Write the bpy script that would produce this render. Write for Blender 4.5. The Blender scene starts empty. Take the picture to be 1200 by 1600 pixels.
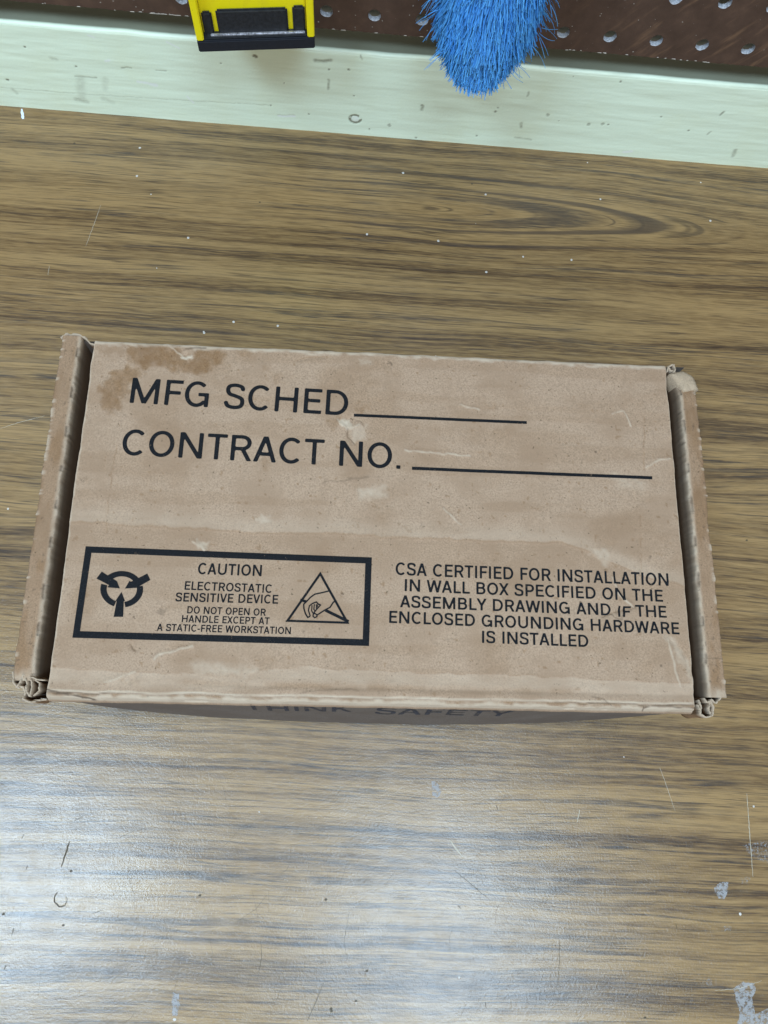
import bpy, bmesh, math, random
import numpy as np
from mathutils import Vector, Matrix

# ------------------------------------------------------------------ camera, light, exposure
sc = bpy.context.scene
COL = sc.collection
MM = 0.001
CAM_LOC=(-16.896,-86.482,401.000); CAM_ROT=(0.264519,-0.058855,0.018814)
cam = bpy.data.cameras.new("camera"); co = bpy.data.objects.new("camera", cam); COL.objects.link(co)
co.location = [v*MM for v in CAM_LOC]; co.rotation_euler = CAM_ROT
cam.sensor_fit = 'VERTICAL'; cam.sensor_height = 24.0; cam.lens = 24.0*1150.0/1600.0
cam.clip_start = 0.01; cam.clip_end = 50
sc.camera = co
sc.cycles.diffuse_bounces = 10; sc.cycles.max_bounces = 16; sc.cycles.transparent_max_bounces = 16
w = bpy.data.worlds.new("World"); sc.world = w; w.use_nodes = True
w.node_tree.nodes["Background"].inputs[0].default_value = (0.85, 0.93, 1.0, 1)
w.node_tree.nodes["Background"].inputs[1].default_value = 0.11
sc.view_settings.view_transform = 'Standard'; sc.view_settings.look = 'None'
sc.view_settings.exposure = 0.22; sc.view_settings.gamma = 1.0; sc.view_settings.use_curve_mapping = False

def area(name, loc, size, power, color, aim=None, turn=0.0):
    l = bpy.data.lights.new(name, 'AREA'); l.shape = 'RECTANGLE'; l.size, l.size_y = size
    l.energy = power; l.color = color
    o = bpy.data.objects.new(name, l); COL.objects.link(o); o.location = loc; o.rotation_euler = (0, 0, turn)
    if aim is not None:
        o.rotation_euler = (Vector(aim)-Vector(loc)).to_track_quat('-Z', 'Y').to_euler()
    return o
COOL = (0.56, 0.78, 1.0); WARM = (1.0, 0.93, 0.83)
area("ceiling_or_fill", (-0.78, -0.52, 1.6), (0.46, 0.56), 23, COOL, None, 0.84)
area("ceiling_or_fill", (0.25, -0.66, 1.6), (0.54, 0.58), 18, COOL, None, 0.84)
area("ceiling_or_fill", (-0.30, -0.26, 1.75), (2.0, 0.55), 3.5, COOL)  # added broad panel for bluish sheen on the bench, not a fixture
area("ceiling_or_fill", (0.05, 0.10, 1.5), (1.3, 0.30), 4.5, WARM)  # added overhead fill, its reflection hidden by the box
area("ceiling_or_fill", (0.0, -2.4, 1.45), (2.0, 0.8), 21.0, WARM, (0, 0.28, 0))  # added fill behind the camera, aimed at the mint board

# ------------------------------------------------------------------ helpers
rng = np.random.default_rng(7); random.seed(5)

def link(name, me, mat=None, parent=None):
    o = bpy.data.objects.new(name, me); COL.objects.link(o)
    if mat is not None: me.materials.append(mat)
    if parent is not None: o.parent = parent
    return o
def thing(name, label, cat, loc=(0, 0, 0), rotz=0.0):
    o = bpy.data.objects.new(name, None); COL.objects.link(o)
    o.location = [v*MM for v in loc]; o.rotation_euler = (0, 0, rotz)
    o["label"] = label; o["category"] = cat; o.empty_display_size = 0.02
    return o
def pymesh(name, V, F, smooth=False):
    me = bpy.data.meshes.new(name)
    me.from_pydata([tuple(c*MM for c in v) for v in V], [], [tuple(f) for f in F]); me.update()
    if smooth: me.polygons.foreach_set('use_smooth', [True]*len(me.polygons))
    return me
def gridmesh(name, P, attrs=None, smooth=True):
    """P: (n,m,3) array in mm -> quad sheet; attrs: name -> (n,m) floats"""
    n, m = P.shape[:2]
    me = bpy.data.meshes.new(name)
    me.vertices.add(n*m); me.vertices.foreach_set('co', (P.reshape(-1, 3)*MM).astype(np.float32).ravel())
    i = np.arange(n*m).reshape(n, m)
    q = np.stack([i[:-1, :-1], i[:-1, 1:], i[1:, 1:], i[1:, :-1]], -1).reshape(-1, 4)
    nf = len(q)
    me.loops.add(nf*4); me.loops.foreach_set('vertex_index', q.ravel().astype(np.int32))
    me.polygons.add(nf); me.polygons.foreach_set('loop_start', np.arange(0, nf*4, 4, dtype=np.int32))
    me.polygons.foreach_set('loop_total', np.full(nf, 4, dtype=np.int32))
    me.polygons.foreach_set('use_smooth', np.full(nf, smooth))
    me.update(calc_edges=True); me.validate()
    for k, a in (attrs or {}).items():
        at = me.attributes.new(k, 'FLOAT', 'POINT'); at.data.foreach_set('value', a.astype(np.float32).ravel())
    return me
def sstep(a, b, x):
    t = np.clip((x-a)/(b-a), 0, 1); return t*t*(3-2*t)
def vnoise(x, y, seed=0):
    xi = np.floor(x).astype(np.int64); yi = np.floor(y).astype(np.int64); fx = x-xi; fy = y-yi
    fx = fx*fx*(3-2*fx); fy = fy*fy*(3-2*fy)
    def h(a, b):
        n = (a*374761393 + b*668265263 + seed*982451653) & 0x7fffffff
        n = ((n ^ (n >> 13))*1274126177) & 0x7fffffff
        return ((n ^ (n >> 16)) & 0xffff)/65535.0
    return (h(xi, yi)*(1-fx)+h(xi+1, yi)*fx)*(1-fy)+(h(xi, yi+1)*(1-fx)+h(xi+1, yi+1)*fx)*fy
def fbm(x, y, seed=0, octv=4):
    s = 0; a = 0.5; t = 0
    for k in range(octv):
        s = s+a*vnoise(x*2**k, y*2**k, seed+k*17); t += a; a *= 0.5
    return s/t
def d_line(X, Y, pts, closed=False):
    d = np.full(X.shape, 1e9); p = list(pts)+([pts[0]] if closed else [])
    for (ax, ay), (bx, by) in zip(p[:-1], p[1:]):
        vx, vy = bx-ax, by-ay; L = vx*vx+vy*vy+1e-9
        t = np.clip(((X-ax)*vx+(Y-ay)*vy)/L, 0, 1)
        d = np.minimum(d, np.hypot(X-ax-t*vx, Y-ay-t*vy))
    return d
def sd_poly(X, Y, pts):
    d = d_line(X, Y, pts, True); ins = np.zeros(X.shape, bool); p = list(pts)+[pts[0]]
    for (ax, ay), (bx, by) in zip(p[:-1], p[1:]):
        c = ((ay > Y) != (by > Y)) & (X < (bx-ax)*(Y-ay)/((by-ay) if by != ay else 1e-9)+ax)
        ins ^= c
    return np.where(ins, -d, d)
def blob(X, Y, pts, soft=1.0, warp=2.0, sc_=6.0, seed=1):
    wx = (fbm(X/sc_, Y/sc_, seed)-0.5)*2*warp; wy = (fbm(X/sc_, Y/sc_, seed+50)-0.5)*2*warp
    return 1-sstep(-soft, soft, sd_poly(X+wx, Y+wy, pts))
def stroke(X, Y, pts, wdt=0.5, soft=0.4, warp=0.6, seed=3):
    wx = (fbm(X/4, Y/4, seed)-0.5)*2*warp; wy = (fbm(X/4, Y/4, seed+9)-0.5)*2*warp
    return 1-sstep(wdt-soft, wdt+soft, d_line(X+wx, Y+wy, pts))

class Mat:
    def __init__(s, name, rough=0.8, ior=1.45):
        s.m = bpy.data.materials.new(name); s.m.use_nodes = True; s.nt = s.m.node_tree
        s.b = s.nt.nodes["Principled BSDF"]; s.out = s.nt.nodes["Material Output"]
        s.b.inputs["Roughness"].default_value = rough; s.b.inputs["IOR"].default_value = ior
        s._tc = None
    def node(s, t, **kw):
        n = s.nt.nodes.new(t)
        for k, v in kw.items(): setattr(n, k, v)
        return n
    def put(s, sock, v):
        if isinstance(v, bpy.types.NodeSocket): s.nt.links.new(v, sock)
        elif isinstance(v, (tuple, list)) and sock.type == 'RGBA': sock.default_value = (*v[:3], 1)
        else: sock.default_value = v
    def co(s):
        if s._tc is None:
            tc = s.node('ShaderNodeTexCoord'); s._tc = s.vm('SCALE', tc.outputs['Object'], scale=1000.0)
        return s._tc
    def vm(s, op, a, b=None, scale=None):
        n = s.node('ShaderNodeVectorMath', operation=op); s.put(n.inputs[0], a)
        if b is not None: s.put(n.inputs[1], b)
        if scale is not None: n.inputs['Scale'].default_value = scale
        return n.outputs[0]
    def m_(s, op, a, b=0.0, c=0.0, clamp=False):
        n = s.node('ShaderNodeMath', operation=op, use_clamp=clamp)
        for i, v in enumerate((a, b, c)): s.put(n.inputs[i], v)
        return n.outputs[0]
    def xyz(s, v):
        n = s.node('ShaderNodeSeparateXYZ'); s.put(n.inputs[0], v); return n.outputs
    def comb(s, x, y, z=0.0):
        n = s.node('ShaderNodeCombineXYZ')
        for i, v in enumerate((x, y, z)): s.put(n.inputs[i], v)
        return n.outputs[0]
    def noise(s, vec, scale=1.0, detail=3.0, rough=0.55, dist=0.0):
        n = s.node('ShaderNodeTexNoise'); s.put(n.inputs['Vector'], vec)
        n.inputs['Scale'].default_value = scale; n.inputs['Detail'].default_value = detail
        n.inputs['Roughness'].default_value = rough; n.inputs['Distortion'].default_value = dist
        return n.outputs['Fac']
    def ss(s, a, b, x):
        n = s.node('ShaderNodeMapRange', interpolation_type='SMOOTHSTEP')
        s.put(n.inputs[0], x); n.inputs[1].default_value = a; n.inputs[2].default_value = b
        return n.outputs[0]
    def lin(s, a, b, c, d, x):
        n = s.node('ShaderNodeMapRange'); s.put(n.inputs[0], x)
        for i, v in enumerate((a, b, c, d)): n.inputs[i+1].default_value = v
        return n.outputs[0]
    def mix(s, f, a, b, mode='MIX'):
        n = s.node('ShaderNodeMix', data_type='RGBA', blend_type=mode)
        s.put(n.inputs[0], f); s.put(n.inputs[6], a); s.put(n.inputs[7], b); return n.outputs[2]
    def ramp(s, f, stops):
        n = s.node('ShaderNodeValToRGB'); s.put(n.inputs[0], f); e = n.color_ramp.elements
        while len(e) < len(stops): e.new(0.5)
        for i, (p, c) in enumerate(stops): e[i].position = p; e[i].color = (*c, 1)
        return n.outputs[0]
    def attr(s, name):
        n = s.node('ShaderNodeAttribute', attribute_name=name); return n.outputs['Fac']
    def color(s, c): s.put(s.b.inputs['Base Color'], c)
    def rough(s, r): s.put(s.b.inputs['Roughness'], r)
    def bump(s, h, strength=0.3, dist=0.1):
        n = s.node('ShaderNodeBump'); s.put(n.inputs['Height'], h)
        n.inputs['Strength'].default_value = strength; n.inputs['Distance'].default_value = dist*MM
        s.put(s.b.inputs['Normal'], n.outputs[0]); s.put(s.b.inputs['Coat Normal'], n.outputs[0])
    def alpha(s, a):
        s.put(s.b.inputs['Alpha'], a)

# ------------------------------------------------------------------ materials
def mat_laminate():
    M = Mat("wood_grain_laminate", 0.3, 1.5)
    v = M.co(); r = M.node('ShaderNodeVectorRotate'); r.rotation_type = 'Z_AXIS'
    M.put(r.inputs['Vector'], v); r.inputs['Angle'].default_value = 0.0262
    x, y, z = M.xyz(r.outputs[0])
    wob = M.noise(M.comb(M.m_('MULTIPLY', x, 1/170), M.m_('MULTIPLY', y, 1/70)), 1, 2)
    y1 = M.m_('ADD', y, M.m_('MULTIPLY', M.m_('SUBTRACT', wob, 0.5), 9.0))
    # cathedral: grain lines closing into an arrow to the right of the middle, near the wall
    dy = M.m_('SUBTRACT', y1, 226.0)
    s = M.m_('MULTIPLY', M.ss(-40, 290, x), 22.0)
    g = M.m_('SQRT', M.m_('ADD', M.m_('MULTIPLY', dy, dy), M.m_('MULTIPLY', s, s)))
    n1 = M.noise(M.comb(M.m_('MULTIPLY', x, 1/520), M.m_('MULTIPLY', g, 1/12), 3.3), 1, 2.5, 0.6)
    n2 = M.noise(M.comb(M.m_('MULTIPLY', x, 1/230), M.m_('MULTIPLY', g, 1/2.6), 7.1), 1, 3, 0.6)
    n3 = M.noise(M.comb(M.m_('MULTIPLY', x, 1/11), M.m_('MULTIPLY', y1, 1/0.8), 1.7), 1, 2, 0.6)
    f = M.m_('ADD', M.m_('ADD', M.m_('MULTIPLY', n1, 0.56), M.m_('MULTIPLY', n2, 0.36)), M.m_('MULTIPLY', M.m_('SUBTRACT', n3, 0.14), 0.28))
    col = M.ramp(f, [(0.38, (0.042, 0.024, 0.013)), (0.46, (0.110, 0.064, 0.028)), (0.53, (0.198, 0.120, 0.049)), (0.64, (0.290, 0.182, 0.076))])
    # dark hard lines
    n4 = M.noise(M.comb(M.m_('MULTIPLY', x, 1/520), M.m_('MULTIPLY', g, 1/9), 11.0), 1, 1.5)
    w4 = M.noise(M.comb(M.m_('MULTIPLY', x, 1/45), M.m_('MULTIPLY', g, 1/4), 5.0), 1, 2)
    ln = M.m_('SUBTRACT', 1.0, M.ss(0.003, 0.020, M.m_('ABSOLUTE', M.m_('SUBTRACT', n4, 0.5))))
    ln = M.m_('MULTIPLY', ln, M.ss(0.36, 0.52, w4))
    ln = M.m_('MULTIPLY', ln, M.lin(0.3, 0.6, 1.0, 0.45, n3))
    col = M.mix(M.m_('MULTIPLY', ln, 0.92), col, (0.045, 0.036, 0.031))
    n6 = M.noise(M.comb(M.m_('MULTIPLY', x, 1/160), M.m_('MULTIPLY', g, 1/3.2), 15.0), 1, 2.0)
    l6 = M.m_('MULTIPLY', M.m_('SUBTRACT', 1.0, M.ss(0.004, 0.030, M.m_('ABSOLUTE', M.m_('SUBTRACT', n6, 0.47)))), M.ss(0.42, 0.56, M.noise(M.comb(M.m_('MULTIPLY', x, 1/70), M.m_('MULTIPLY', g, 1/9), 9.0), 1, 2)))
    col = M.mix(M.m_('MULTIPLY', l6, 0.65), col, (0.042, 0.028, 0.019))
    fib = M.noise(M.comb(M.m_('MULTIPLY', x, 1/34), M.m_('MULTIPLY', y1, 1/1.1), 31.0), 1, 3, 0.7)
    col = M.mix(M.m_('MULTIPLY', M.ss(0.52, 0.68, fib), 0.40), col, (0.29, 0.19, 0.086))
    col = M.mix(M.m_('MULTIPLY', M.ss(0.48, 0.34, fib), 0.35), col, (0.060, 0.038, 0.022))
    # nested outlines of the arrow figure
    cath = M.m_('MULTIPLY', M.ss(-120, 0, x), M.m_('SUBTRACT', 1.0, M.ss(165, 225, x)))
    gw = M.m_('ADD', g, M.m_('MULTIPLY', M.m_('SUBTRACT', n2, 0.5), 5.0))
    for g0, wd, am in ((15.5, 1.6, 0.8), (9.5, 1.2, 0.5), (24.0, 1.1, 0.5)):
        q = M.m_('SUBTRACT', 1.0, M.ss(wd*0.3, wd, M.m_('ABSOLUTE', M.m_('SUBTRACT', gw, g0))))
        col = M.mix(M.m_('MULTIPLY', M.m_('MULTIPLY', q, cath), am), col, (0.065, 0.044, 0.030))
    # pores
    p = M.noise(M.comb(M.m_('MULTIPLY', x, 1/26), M.m_('MULTIPLY', y1, 1/0.75), 21.0), 1, 2.0, 0.65)
    col = M.mix(M.m_('MULTIPLY', M.ss(0.54, 0.68, p), 0.45), col, (0.050, 0.033, 0.022))
    M.color(col)
    worn = M.noise(M.comb(M.m_('MULTIPLY', x, 1/35), M.m_('MULTIPLY', y, 1/30), 2.0), 1, 5, 0.65)
    M.rough(M.lin(0.3, 0.7, 0.36, 0.44, worn))
    M.b.inputs['Specular IOR Level'].default_value = 0.22
    pw = M.noise(M.comb(M.m_('MULTIPLY', x, 1/9), M.m_('MULTIPLY', y, 1/6), 8.0), 1, 5, 0.7)
    M.put(M.b.inputs['Coat Weight'], M.m_('MULTIPLY', M.lin(0.35, 0.62, 0.40, 0.95, M.m_('ADD', M.m_('MULTIPLY', worn, 0.5), M.m_('MULTIPLY', pw, 0.5))), M.lin(0.36, 0.62, 0.95, 1.0, n2)))
    M.put(M.b.inputs['Coat Roughness'], M.lin(0.3, 0.7, 0.13, 0.20, pw))
    b1 = M.noise(v, 0.75, 3, 0.8); b2 = M.noise(M.comb(M.m_('MULTIPLY', x, 1/4), M.m_('MULTIPLY', y, 1/0.7)), 1, 2)
    M.bump(M.m_('ADD', b1, M.m_('MULTIPLY', b2, 0.22)), 0.9, 0.12)
    return M.m
def mat_board(name="mint_paint", base=(0.77, 0.88, 0.70), dirt_shade=True):
    M = Mat(name, 0.42)
    v = M.co(); x, y, z = M.xyz(v)
    st = M.noise(M.comb(M.m_('MULTIPLY', x, 1/60), M.m_('MULTIPLY', z, 1/1.6), M.m_('MULTIPLY', y, 0.5)), 1, 3)
    bl = M.noise(v, 1/28, 4)
    c = M.mix(M.m_('MULTIPLY', M.ss(0.45, 0.75, bl), 0.22), base, tuple(b*f for b, f in zip(base, (0.93, 0.88, 0.74))))
    c = M.mix(M.m_('MULTIPLY', M.ss(0.40, 0.72, st), 0.14), c, tuple(b*0.82 for b in base))
    if dirt_shade:
        c = M.mix(M.attr('dirt_shade'), c, (0.115, 0.096, 0.055))
        c = M.mix(M.attr('chip'), c, (0.82, 0.86, 0.82))
    M.color(c)
    M.bump(M.m_('ADD', st, M.noise(v, 0.6, 3)), 0.25, 0.25)
    return M.m
def mat_kraft(name="kraft_cardboard", base=(0.322, 0.222, 0.150), attrs=True, flute=False):
    M = Mat(name, 0.86, 1.4)
    M.b.inputs['Specular IOR Level'].default_value = 0.25
    v = M.co(); x, y, z = M.xyz(v)
    f1 = M.noise(v, 1.3, 3, 0.7); f2 = M.noise(v, 0.05, 4, 0.6); f3 = M.noise(M.vm('MULTIPLY', v, (0.9, 0.35, 0.9)), 1, 2)
    c = M.ramp(f1, [(0.30, tuple(b*0.74 for b in base)), (0.5, base), (0.70, tuple(b*1.20 for b in base))])
    c = M.mix(M.m_('MULTIPLY', M.ss(0.40, 0.66, f2), 0.75), c, tuple(b*s for b, s in zip(base, (0.86, 0.83, 0.80))))
    c = M.mix(M.m_('MULTIPLY', M.ss(0.63, 0.74, f3), 0.35), c, tuple(b*0.6 for b in base))
    fl = M.noise(M.vm('ADD', v, (31.0, 5.0, 2.0)), 0.62, 1.0)
    c = M.mix(M.m_('MULTIPLY', M.ss(0.735, 0.775, fl), 0.7), c, (0.10, 0.065, 0.04))
    if attrs:
        c = M.mix(M.attr('stain_shade'), c, M.mix(1.0, c, (0.62, 0.51, 0.38), 'MULTIPLY'))
        c = M.mix(M.attr('scuff'), c, (0.52, 0.43, 0.33))
        c = M.mix(M.attr('crack_shade'), c, (0.075, 0.05, 0.034))
    if flute:
        wv = M.m_('SINE', M.m_('MULTIPLY', y, 1.6))
        c = M.mix(M.m_('MULTIPLY', M.ss(-0.2, 0.8, wv), 0.4), c, tuple(b*0.45 for b in base))
    M.color(c)
    M.bump(M.m_('ADD', f1, M.m_('MULTIPLY', f3, 0.4)), 0.30, 0.12)
    return M.m
def mat_ink(name="black_ink", base=(0.0065, 0.007, 0.0085), hole=0.71):
    M = Mat(name, 0.75); v = M.co()
    n = M.noise(v, 1.7, 3, 0.7); c = M.mix(M.ss(0.45, 0.75, n), base, tuple(b*1.8+0.004 for b in base))
    M.color(c); M.b.inputs['Specular IOR Level'].default_value = 0.12
    k = M.noise(v, 0.16, 4, 0.75); q = M.noise(v, 2.4, 2, 0.6)
    worn = M.m_('ADD', M.m_('MULTIPLY', k, 0.62), M.m_('MULTIPLY', q, 0.38))
    M.alpha(M.m_('SUBTRACT', 1.0, M.m_('MULTIPLY', M.ss(hole-0.13, hole-0.03, worn), 0.75)))
    return M.m
def mat_flat(name, base, rough=0.5, var=0.15, scale=0.3, bump=0.0, spec=None):
    M = Mat(name, rough); v = M.co(); n = M.noise(v, scale, 4, 0.65)
    M.color(M.ramp(n, [(0.3, tuple(b*(1-var) for b in base)), (0.7, tuple(min(1, b*(1+var)) for b in base))]))
    if spec is not None: M.b.inputs['Specular IOR Level'].default_value = spec
    if bump: M.bump(M.noise(v, scale*5, 3), bump, 0.1)
    return M.m
def mat_smear(name, base, thr=0.5, scale=0.6, strength=0.9):
    M = Mat(name, 0.6); v = M.co(); n = M.noise(v, scale, 4, 0.7)
    M.color(M.ramp(n, [(0.3, tuple(b*0.75 for b in base)), (0.7, base)]))
    M.alpha(M.m_('MULTIPLY', M.ss(thr-0.10, thr+0.10, n), strength))
    return M.m
def mat_peg():
    M = Mat("brown_painted_hardboard", 0.65); v = M.co(); x, y, z = M.xyz(v)
    n = M.noise(v, 0.08, 5, 0.65); q = M.noise(v, 1.5, 3)
    c = M.ramp(n, [(0.3, (0.060, 0.033, 0.022)), (0.55, (0.082, 0.046, 0.031)), (0.75, (0.115, 0.065, 0.042))])
    # worn tan strokes slanting up to the right
    u = M.m_('ADD', M.m_('MULTIPLY', x, 0.80), M.m_('MULTIPLY', z, -0.60)); t = M.m_('ADD', M.m_('MULTIPLY', x, 0.60), M.m_('MULTIPLY', z, 0.80))
    s = M.noise(M.comb(M.m_('MULTIPLY', u, 1/6), M.m_('MULTIPLY', t, 1/40), 4.0), 1, 4, 0.6)
    reg = M.ss(70, 150, x)
    c = M.mix(M.m_('MULTIPLY', M.m_('MULTIPLY', M.ss(0.52, 0.72, s), reg), 0.55), c, (0.24, 0.135, 0.075))
    c = M.mix(M.m_('MULTIPLY', M.ss(0.735, 0.78, M.noise(M.vm('ADD', v, (9., 2., 4.)), 0.55, 1.5)), 0.8), c, (0.5, 0.46, 0.40))
    M.color(c); M.bump(M.m_('ADD', n, M.m_('MULTIPLY', q, 0.3)), 0.3, 0.2)
    return M.m
LAM = mat_laminate(); MINT = mat_board(); KRAFT = mat_kraft(); KRAFT_EDGE = mat_kraft("corrugated_edge", (0.33, 0.25, 0.17), False, True)
KRAFT_IN = mat_kraft("kraft_inner", (0.36, 0.25, 0.16), False)
KRAFT_SHADED = mat_kraft("kraft_shaded", (0.135, 0.110, 0.094), False)  # same cardboard with the shade of the front face put into its colour
INK = mat_ink(); INK_FRONT = mat_ink("faded_blue_ink", (0.045, 0.045, 0.055), 0.60)
PEG = mat_peg(); HOLE = mat_flat("raw_hole_edge", (0.42, 0.42, 0.44), 0.95, 0.45, 1.2, 0.5, 0.1)

# ------------------------------------------------------------------ workbench
bench = thing("workbench", "wide brown wood-grain laminate workbench top, scratched and glossy", "workbench")
def boxmesh(name, x0, x1, y0, y1, z0, z1):
    V = [(x, y, z) for z in (z0, z1) for y in (y0, y1) for x in (x0, x1)]
    return pymesh(name, V, [(0, 2, 3, 1), (4, 5, 7, 6), (0, 1, 5, 4), (2, 6, 7, 3), (0, 4, 6, 2), (1, 3, 7, 5)])
link("bench_top", boxmesh("bench_top", -900, 900, -520, 300, -30, 0), LAM, bench)

def ribbon(V, F, pts, w0, w1, z=0.05):
    """thin tapered flat stroke on the bench"""
    n = len(pts); b = len(V)
    for i, p in enumerate(pts):
        a = pts[max(0, i-1)]; c = pts[min(n-1, i+1)]; dx, dy = c[0]-a[0], c[1]-a[1]; L = math.hypot(dx, dy) or 1
        t = i/(n-1); wd = (w0*(1-t)+w1*t)*(0.35+0.65*math.sin(math.pi*min(max(t, 0.04), 0.96))**0.6)*random.uniform(0.75, 1.2)/2
        V.append((p[0]-dy/L*wd, p[1]+dx/L*wd, z)); V.append((p[0]+dy/L*wd, p[1]-dx/L*wd, z))
    for i in range(n-1): F.append((b+2*i, b+2*i+1, b+2*i+3, b+2*i+2))
def dens(pts, step=1.0, jit=0.12):
    out = []
    for (ax, ay), (bx, by) in zip(pts[:-1], pts[1:]):
        n = max(1, int(math.hypot(bx-ax, by-ay)/step))
        for i in range(n): out.append((ax+(bx-ax)*i/n+random.uniform(-jit, jit), ay+(by-ay)*i/n+random.uniform(-jit, jit)))
    return out+[pts[-1]]
GOUGE = mat_flat("dark_gouge", (0.075, 0.058, 0.038), 0.8, 0.3, 0.8, 0, 0.2)
def mark(name, mat, *args, **kw):
    V, F = [], []; ribbon(V, F, *args, **kw); return link(name, pymesh(name, V, F), mat, bench)
for pts, a, b in [
    ([(-147.4,-150.9),(-148.4,-156.0),(-149.4,-160.3),(-149.8,-162.8)], 1.5, 0.8),
    ([(-150.1,-173.6),(-151.3,-175.5),(-151.0,-177.8),(-148.5,-179.9),(-145.8,-179.4),(-145.1,-176.9),(-145.6,-175.5)], 1.3, 0.6),
    ([(-141.9,-138.8),(-146.2,-141.5)], 0.5, 0.4), ([(-168.4,-189.2),(-169.1,-192.7)], 0.8, 0.5), ([(-169.9,-204.8),(-170.2,-207.1)], 0.9, 0.5),
    ([(-169.7,-147.5),(-170.5,-150.0)], 0.5, 0.4), ([(-166.0,-161.9),(-166.3,-163.7)], 0.7, 0.5), ([(-19.4,-210.8),(-23.6,-220.9),(-27.0,-228.2)], 0.35, 0.7),
    ([(-20.5,-203.3),(-22.0,-204.2)], 0.6, 0.5), ([(-49.1,-173.9),(-54.2,-180.4),(-63.1,-186.0)], 0.25, 0.2), ([(-116.4,-145.5),(-123.8,-149.2)], 0.3, 0.2),
    ([(43.9,-162.7),(51.3,-168.2),(59.3,-174.3)], 0.4, 0.5), ([(65.3,-131.4),(66.6,-134.4)], 0.6, 0.4), ([(95.7,-192.5),(95.2,-203.8),(93.5,-214.8)], 0.35, 0.3),
    ([(45.4,-178.4),(46.7,-179.9)], 0.9, 0.6), ([(58.1,-220.3),(58.7,-223.0)], 0.7, 0.4), ([(-127.8,-181.4),(-133.0,-182.9)], 0.4, 0.3),
    ([(-51.0,-194.4),(-50.1,-201.2),(-51.5,-210.8)], 0.35, 0.3), ([(155.3,-185.8),(155.7,-188.7)], 0.7, 0.5), ([(-8.5,-181.6),(-10.8,-194.2),(-8.9,-202.5)], 0.3, 0.3)]:
    mark('scratch', GOUGE, dens(pts, 0.8), a*0.62, b*0.62)
FINE = mat_smear("fine_scratch", (0.16, 0.13, 0.10), 0.42, 0.5, 0.55)
for k in range(46):
    x, y = random.uniform(-200, 120), random.uniform(-240, -130)
    a = random.gauss(1.35, 0.5); L = random.uniform(3, 16); q = random.uniform(-0.3, 0.3)
    mark('scratch', FINE, dens([(x, y), (x+L*.5*math.cos(a), y+L*.5*math.sin(a)), (x+L*math.cos(a+q), y+L*math.sin(a+q))], 1.0, 0.05), 0.16, 0.12)
for x, y in [(-174.3,-183.3),(-145.5,-188.0),(-81.9,-174.6),(-20.3,-176.1),(-4.2,-220.0),(-16.0,-223.2),(0.6,-207.2),(-15.7,-224.2),(-144.9,-164.2)] + [(136.3,-227.2)] + [(-77.6,222.4)] + [(57.7,245.1)] + [(214.4,13.1)] + [(-196.9,258.5)]:
    mark('pit', GOUGE, [(x-0.6, y-0.2), (x-0.2, y), (x+0.3, y+0.1), (x+0.7, y)], 1.1, 1.0)
PALE = mat_flat("pale_scratch", (0.42, 0.38, 0.30), 0.7, 0.2, 0.5)
for pts, a, b in [
    ([(41.2,-148.4),(44.5,-152.4),(47.7,-156.2)], 1.1, 1.0), ([(109.1,-133.2),(107.3,-139.3)], 0.6, 0.4), ([(198.9,-124.2),(198.2,-143.0),(197.6,-164.3)], 0.5, 0.4),
    ([(153.1,-112.1),(156.6,-123.2),(159.5,-133.4)], 0.3, 0.2), ([(-175.1,214.3),(-177.1,202.6),(-180.6,184.2)], 0.3, 0.3), ([(-213.4,63.9),(-203.4,68.2),(-189.8,72.7)], 0.3, 0.3),
    ([(196.5,-211.3),(184.7,-214.8),(172.5,-215.5)], 0.3, 0.3), ([(-200.3,169.7),(-200.3,163.2)], 0.3, 0.3)]:
    mark('pale_scratch', PALE, dens(pts, 0.9), a*0.7, b*0.7, 0.06)

def patch(pts, z=0.05, warp=1.1, n=90, seed=0):
    """flat irregular polygon"""
    p = dens(list(pts)+[pts[0]], 0.7, 0.25)[:-1]
    me = bpy.data.meshes.new("patch"); bm = bmesh.new()
    vs = [bm.verts.new((x*MM, y*MM, z*MM)) for x, y in p]
    f = bm.faces.new(vs); f.normal_update()
    if f.normal.z < 0: f.normal_flip()
    bmesh.ops.triangulate(bm, faces=[f]); bm.to_mesh(me); bm.free(); return me
SMEAR = mat_smear("white_paint_smear", (0.42, 0.42, 0.43), 0.45, 0.42, 0.62)
SMEAR_THIN = mat_smear("thin_grey_smear", (0.40, 0.40, 0.41), 0.56, 0.9, 0.5)
for pts, m in [
    ([(-91.0,-216.4),(-88.3,-217.0),(-87.2,-222.1),(-87.8,-225.7),(-90.4,-226.2),(-91.1,-221.5)], SMEAR),
    ([(181.8,-214.8),(186.7,-211.8),(192.8,-212.3),(193.0,-216.2),(190.8,-218.3),(191.6,-225.9),(198.3,-223.4),(199.4,-234.1),(180.2,-234.0),(183.8,-225.9),(182.4,-218.3)], SMEAR),
    ([(176.4,-169.6),(179.1,-167.4),(184.2,-166.6),(183.9,-171.1),(181.1,-175.1),(178.4,-174.5)], SMEAR),
    ([(31.9,-120.2),(34.7,-120.9),(37.5,-124.8),(35.5,-128.2),(32.5,-127.2)], SMEAR), ([(168.2,-210.7),(171.0,-210.0),(171.1,-213.5),(168.3,-213.7)], SMEAR_THIN),
    ([(193.7,-149.2),(207.7,-146.7),(206.3,-158.2),(196.6,-153.7)], SMEAR_THIN), ([(191.1,-165.1),(196.3,-164.0),(195.1,-167.3),(191.3,-167.6)], SMEAR_THIN),
    ([(178.7,-187.2),(184.5,-186.7),(183.4,-189.3),(179.3,-189.1)], SMEAR_THIN)]:
    link("paint_smear", patch(pts), m, bench)
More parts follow.
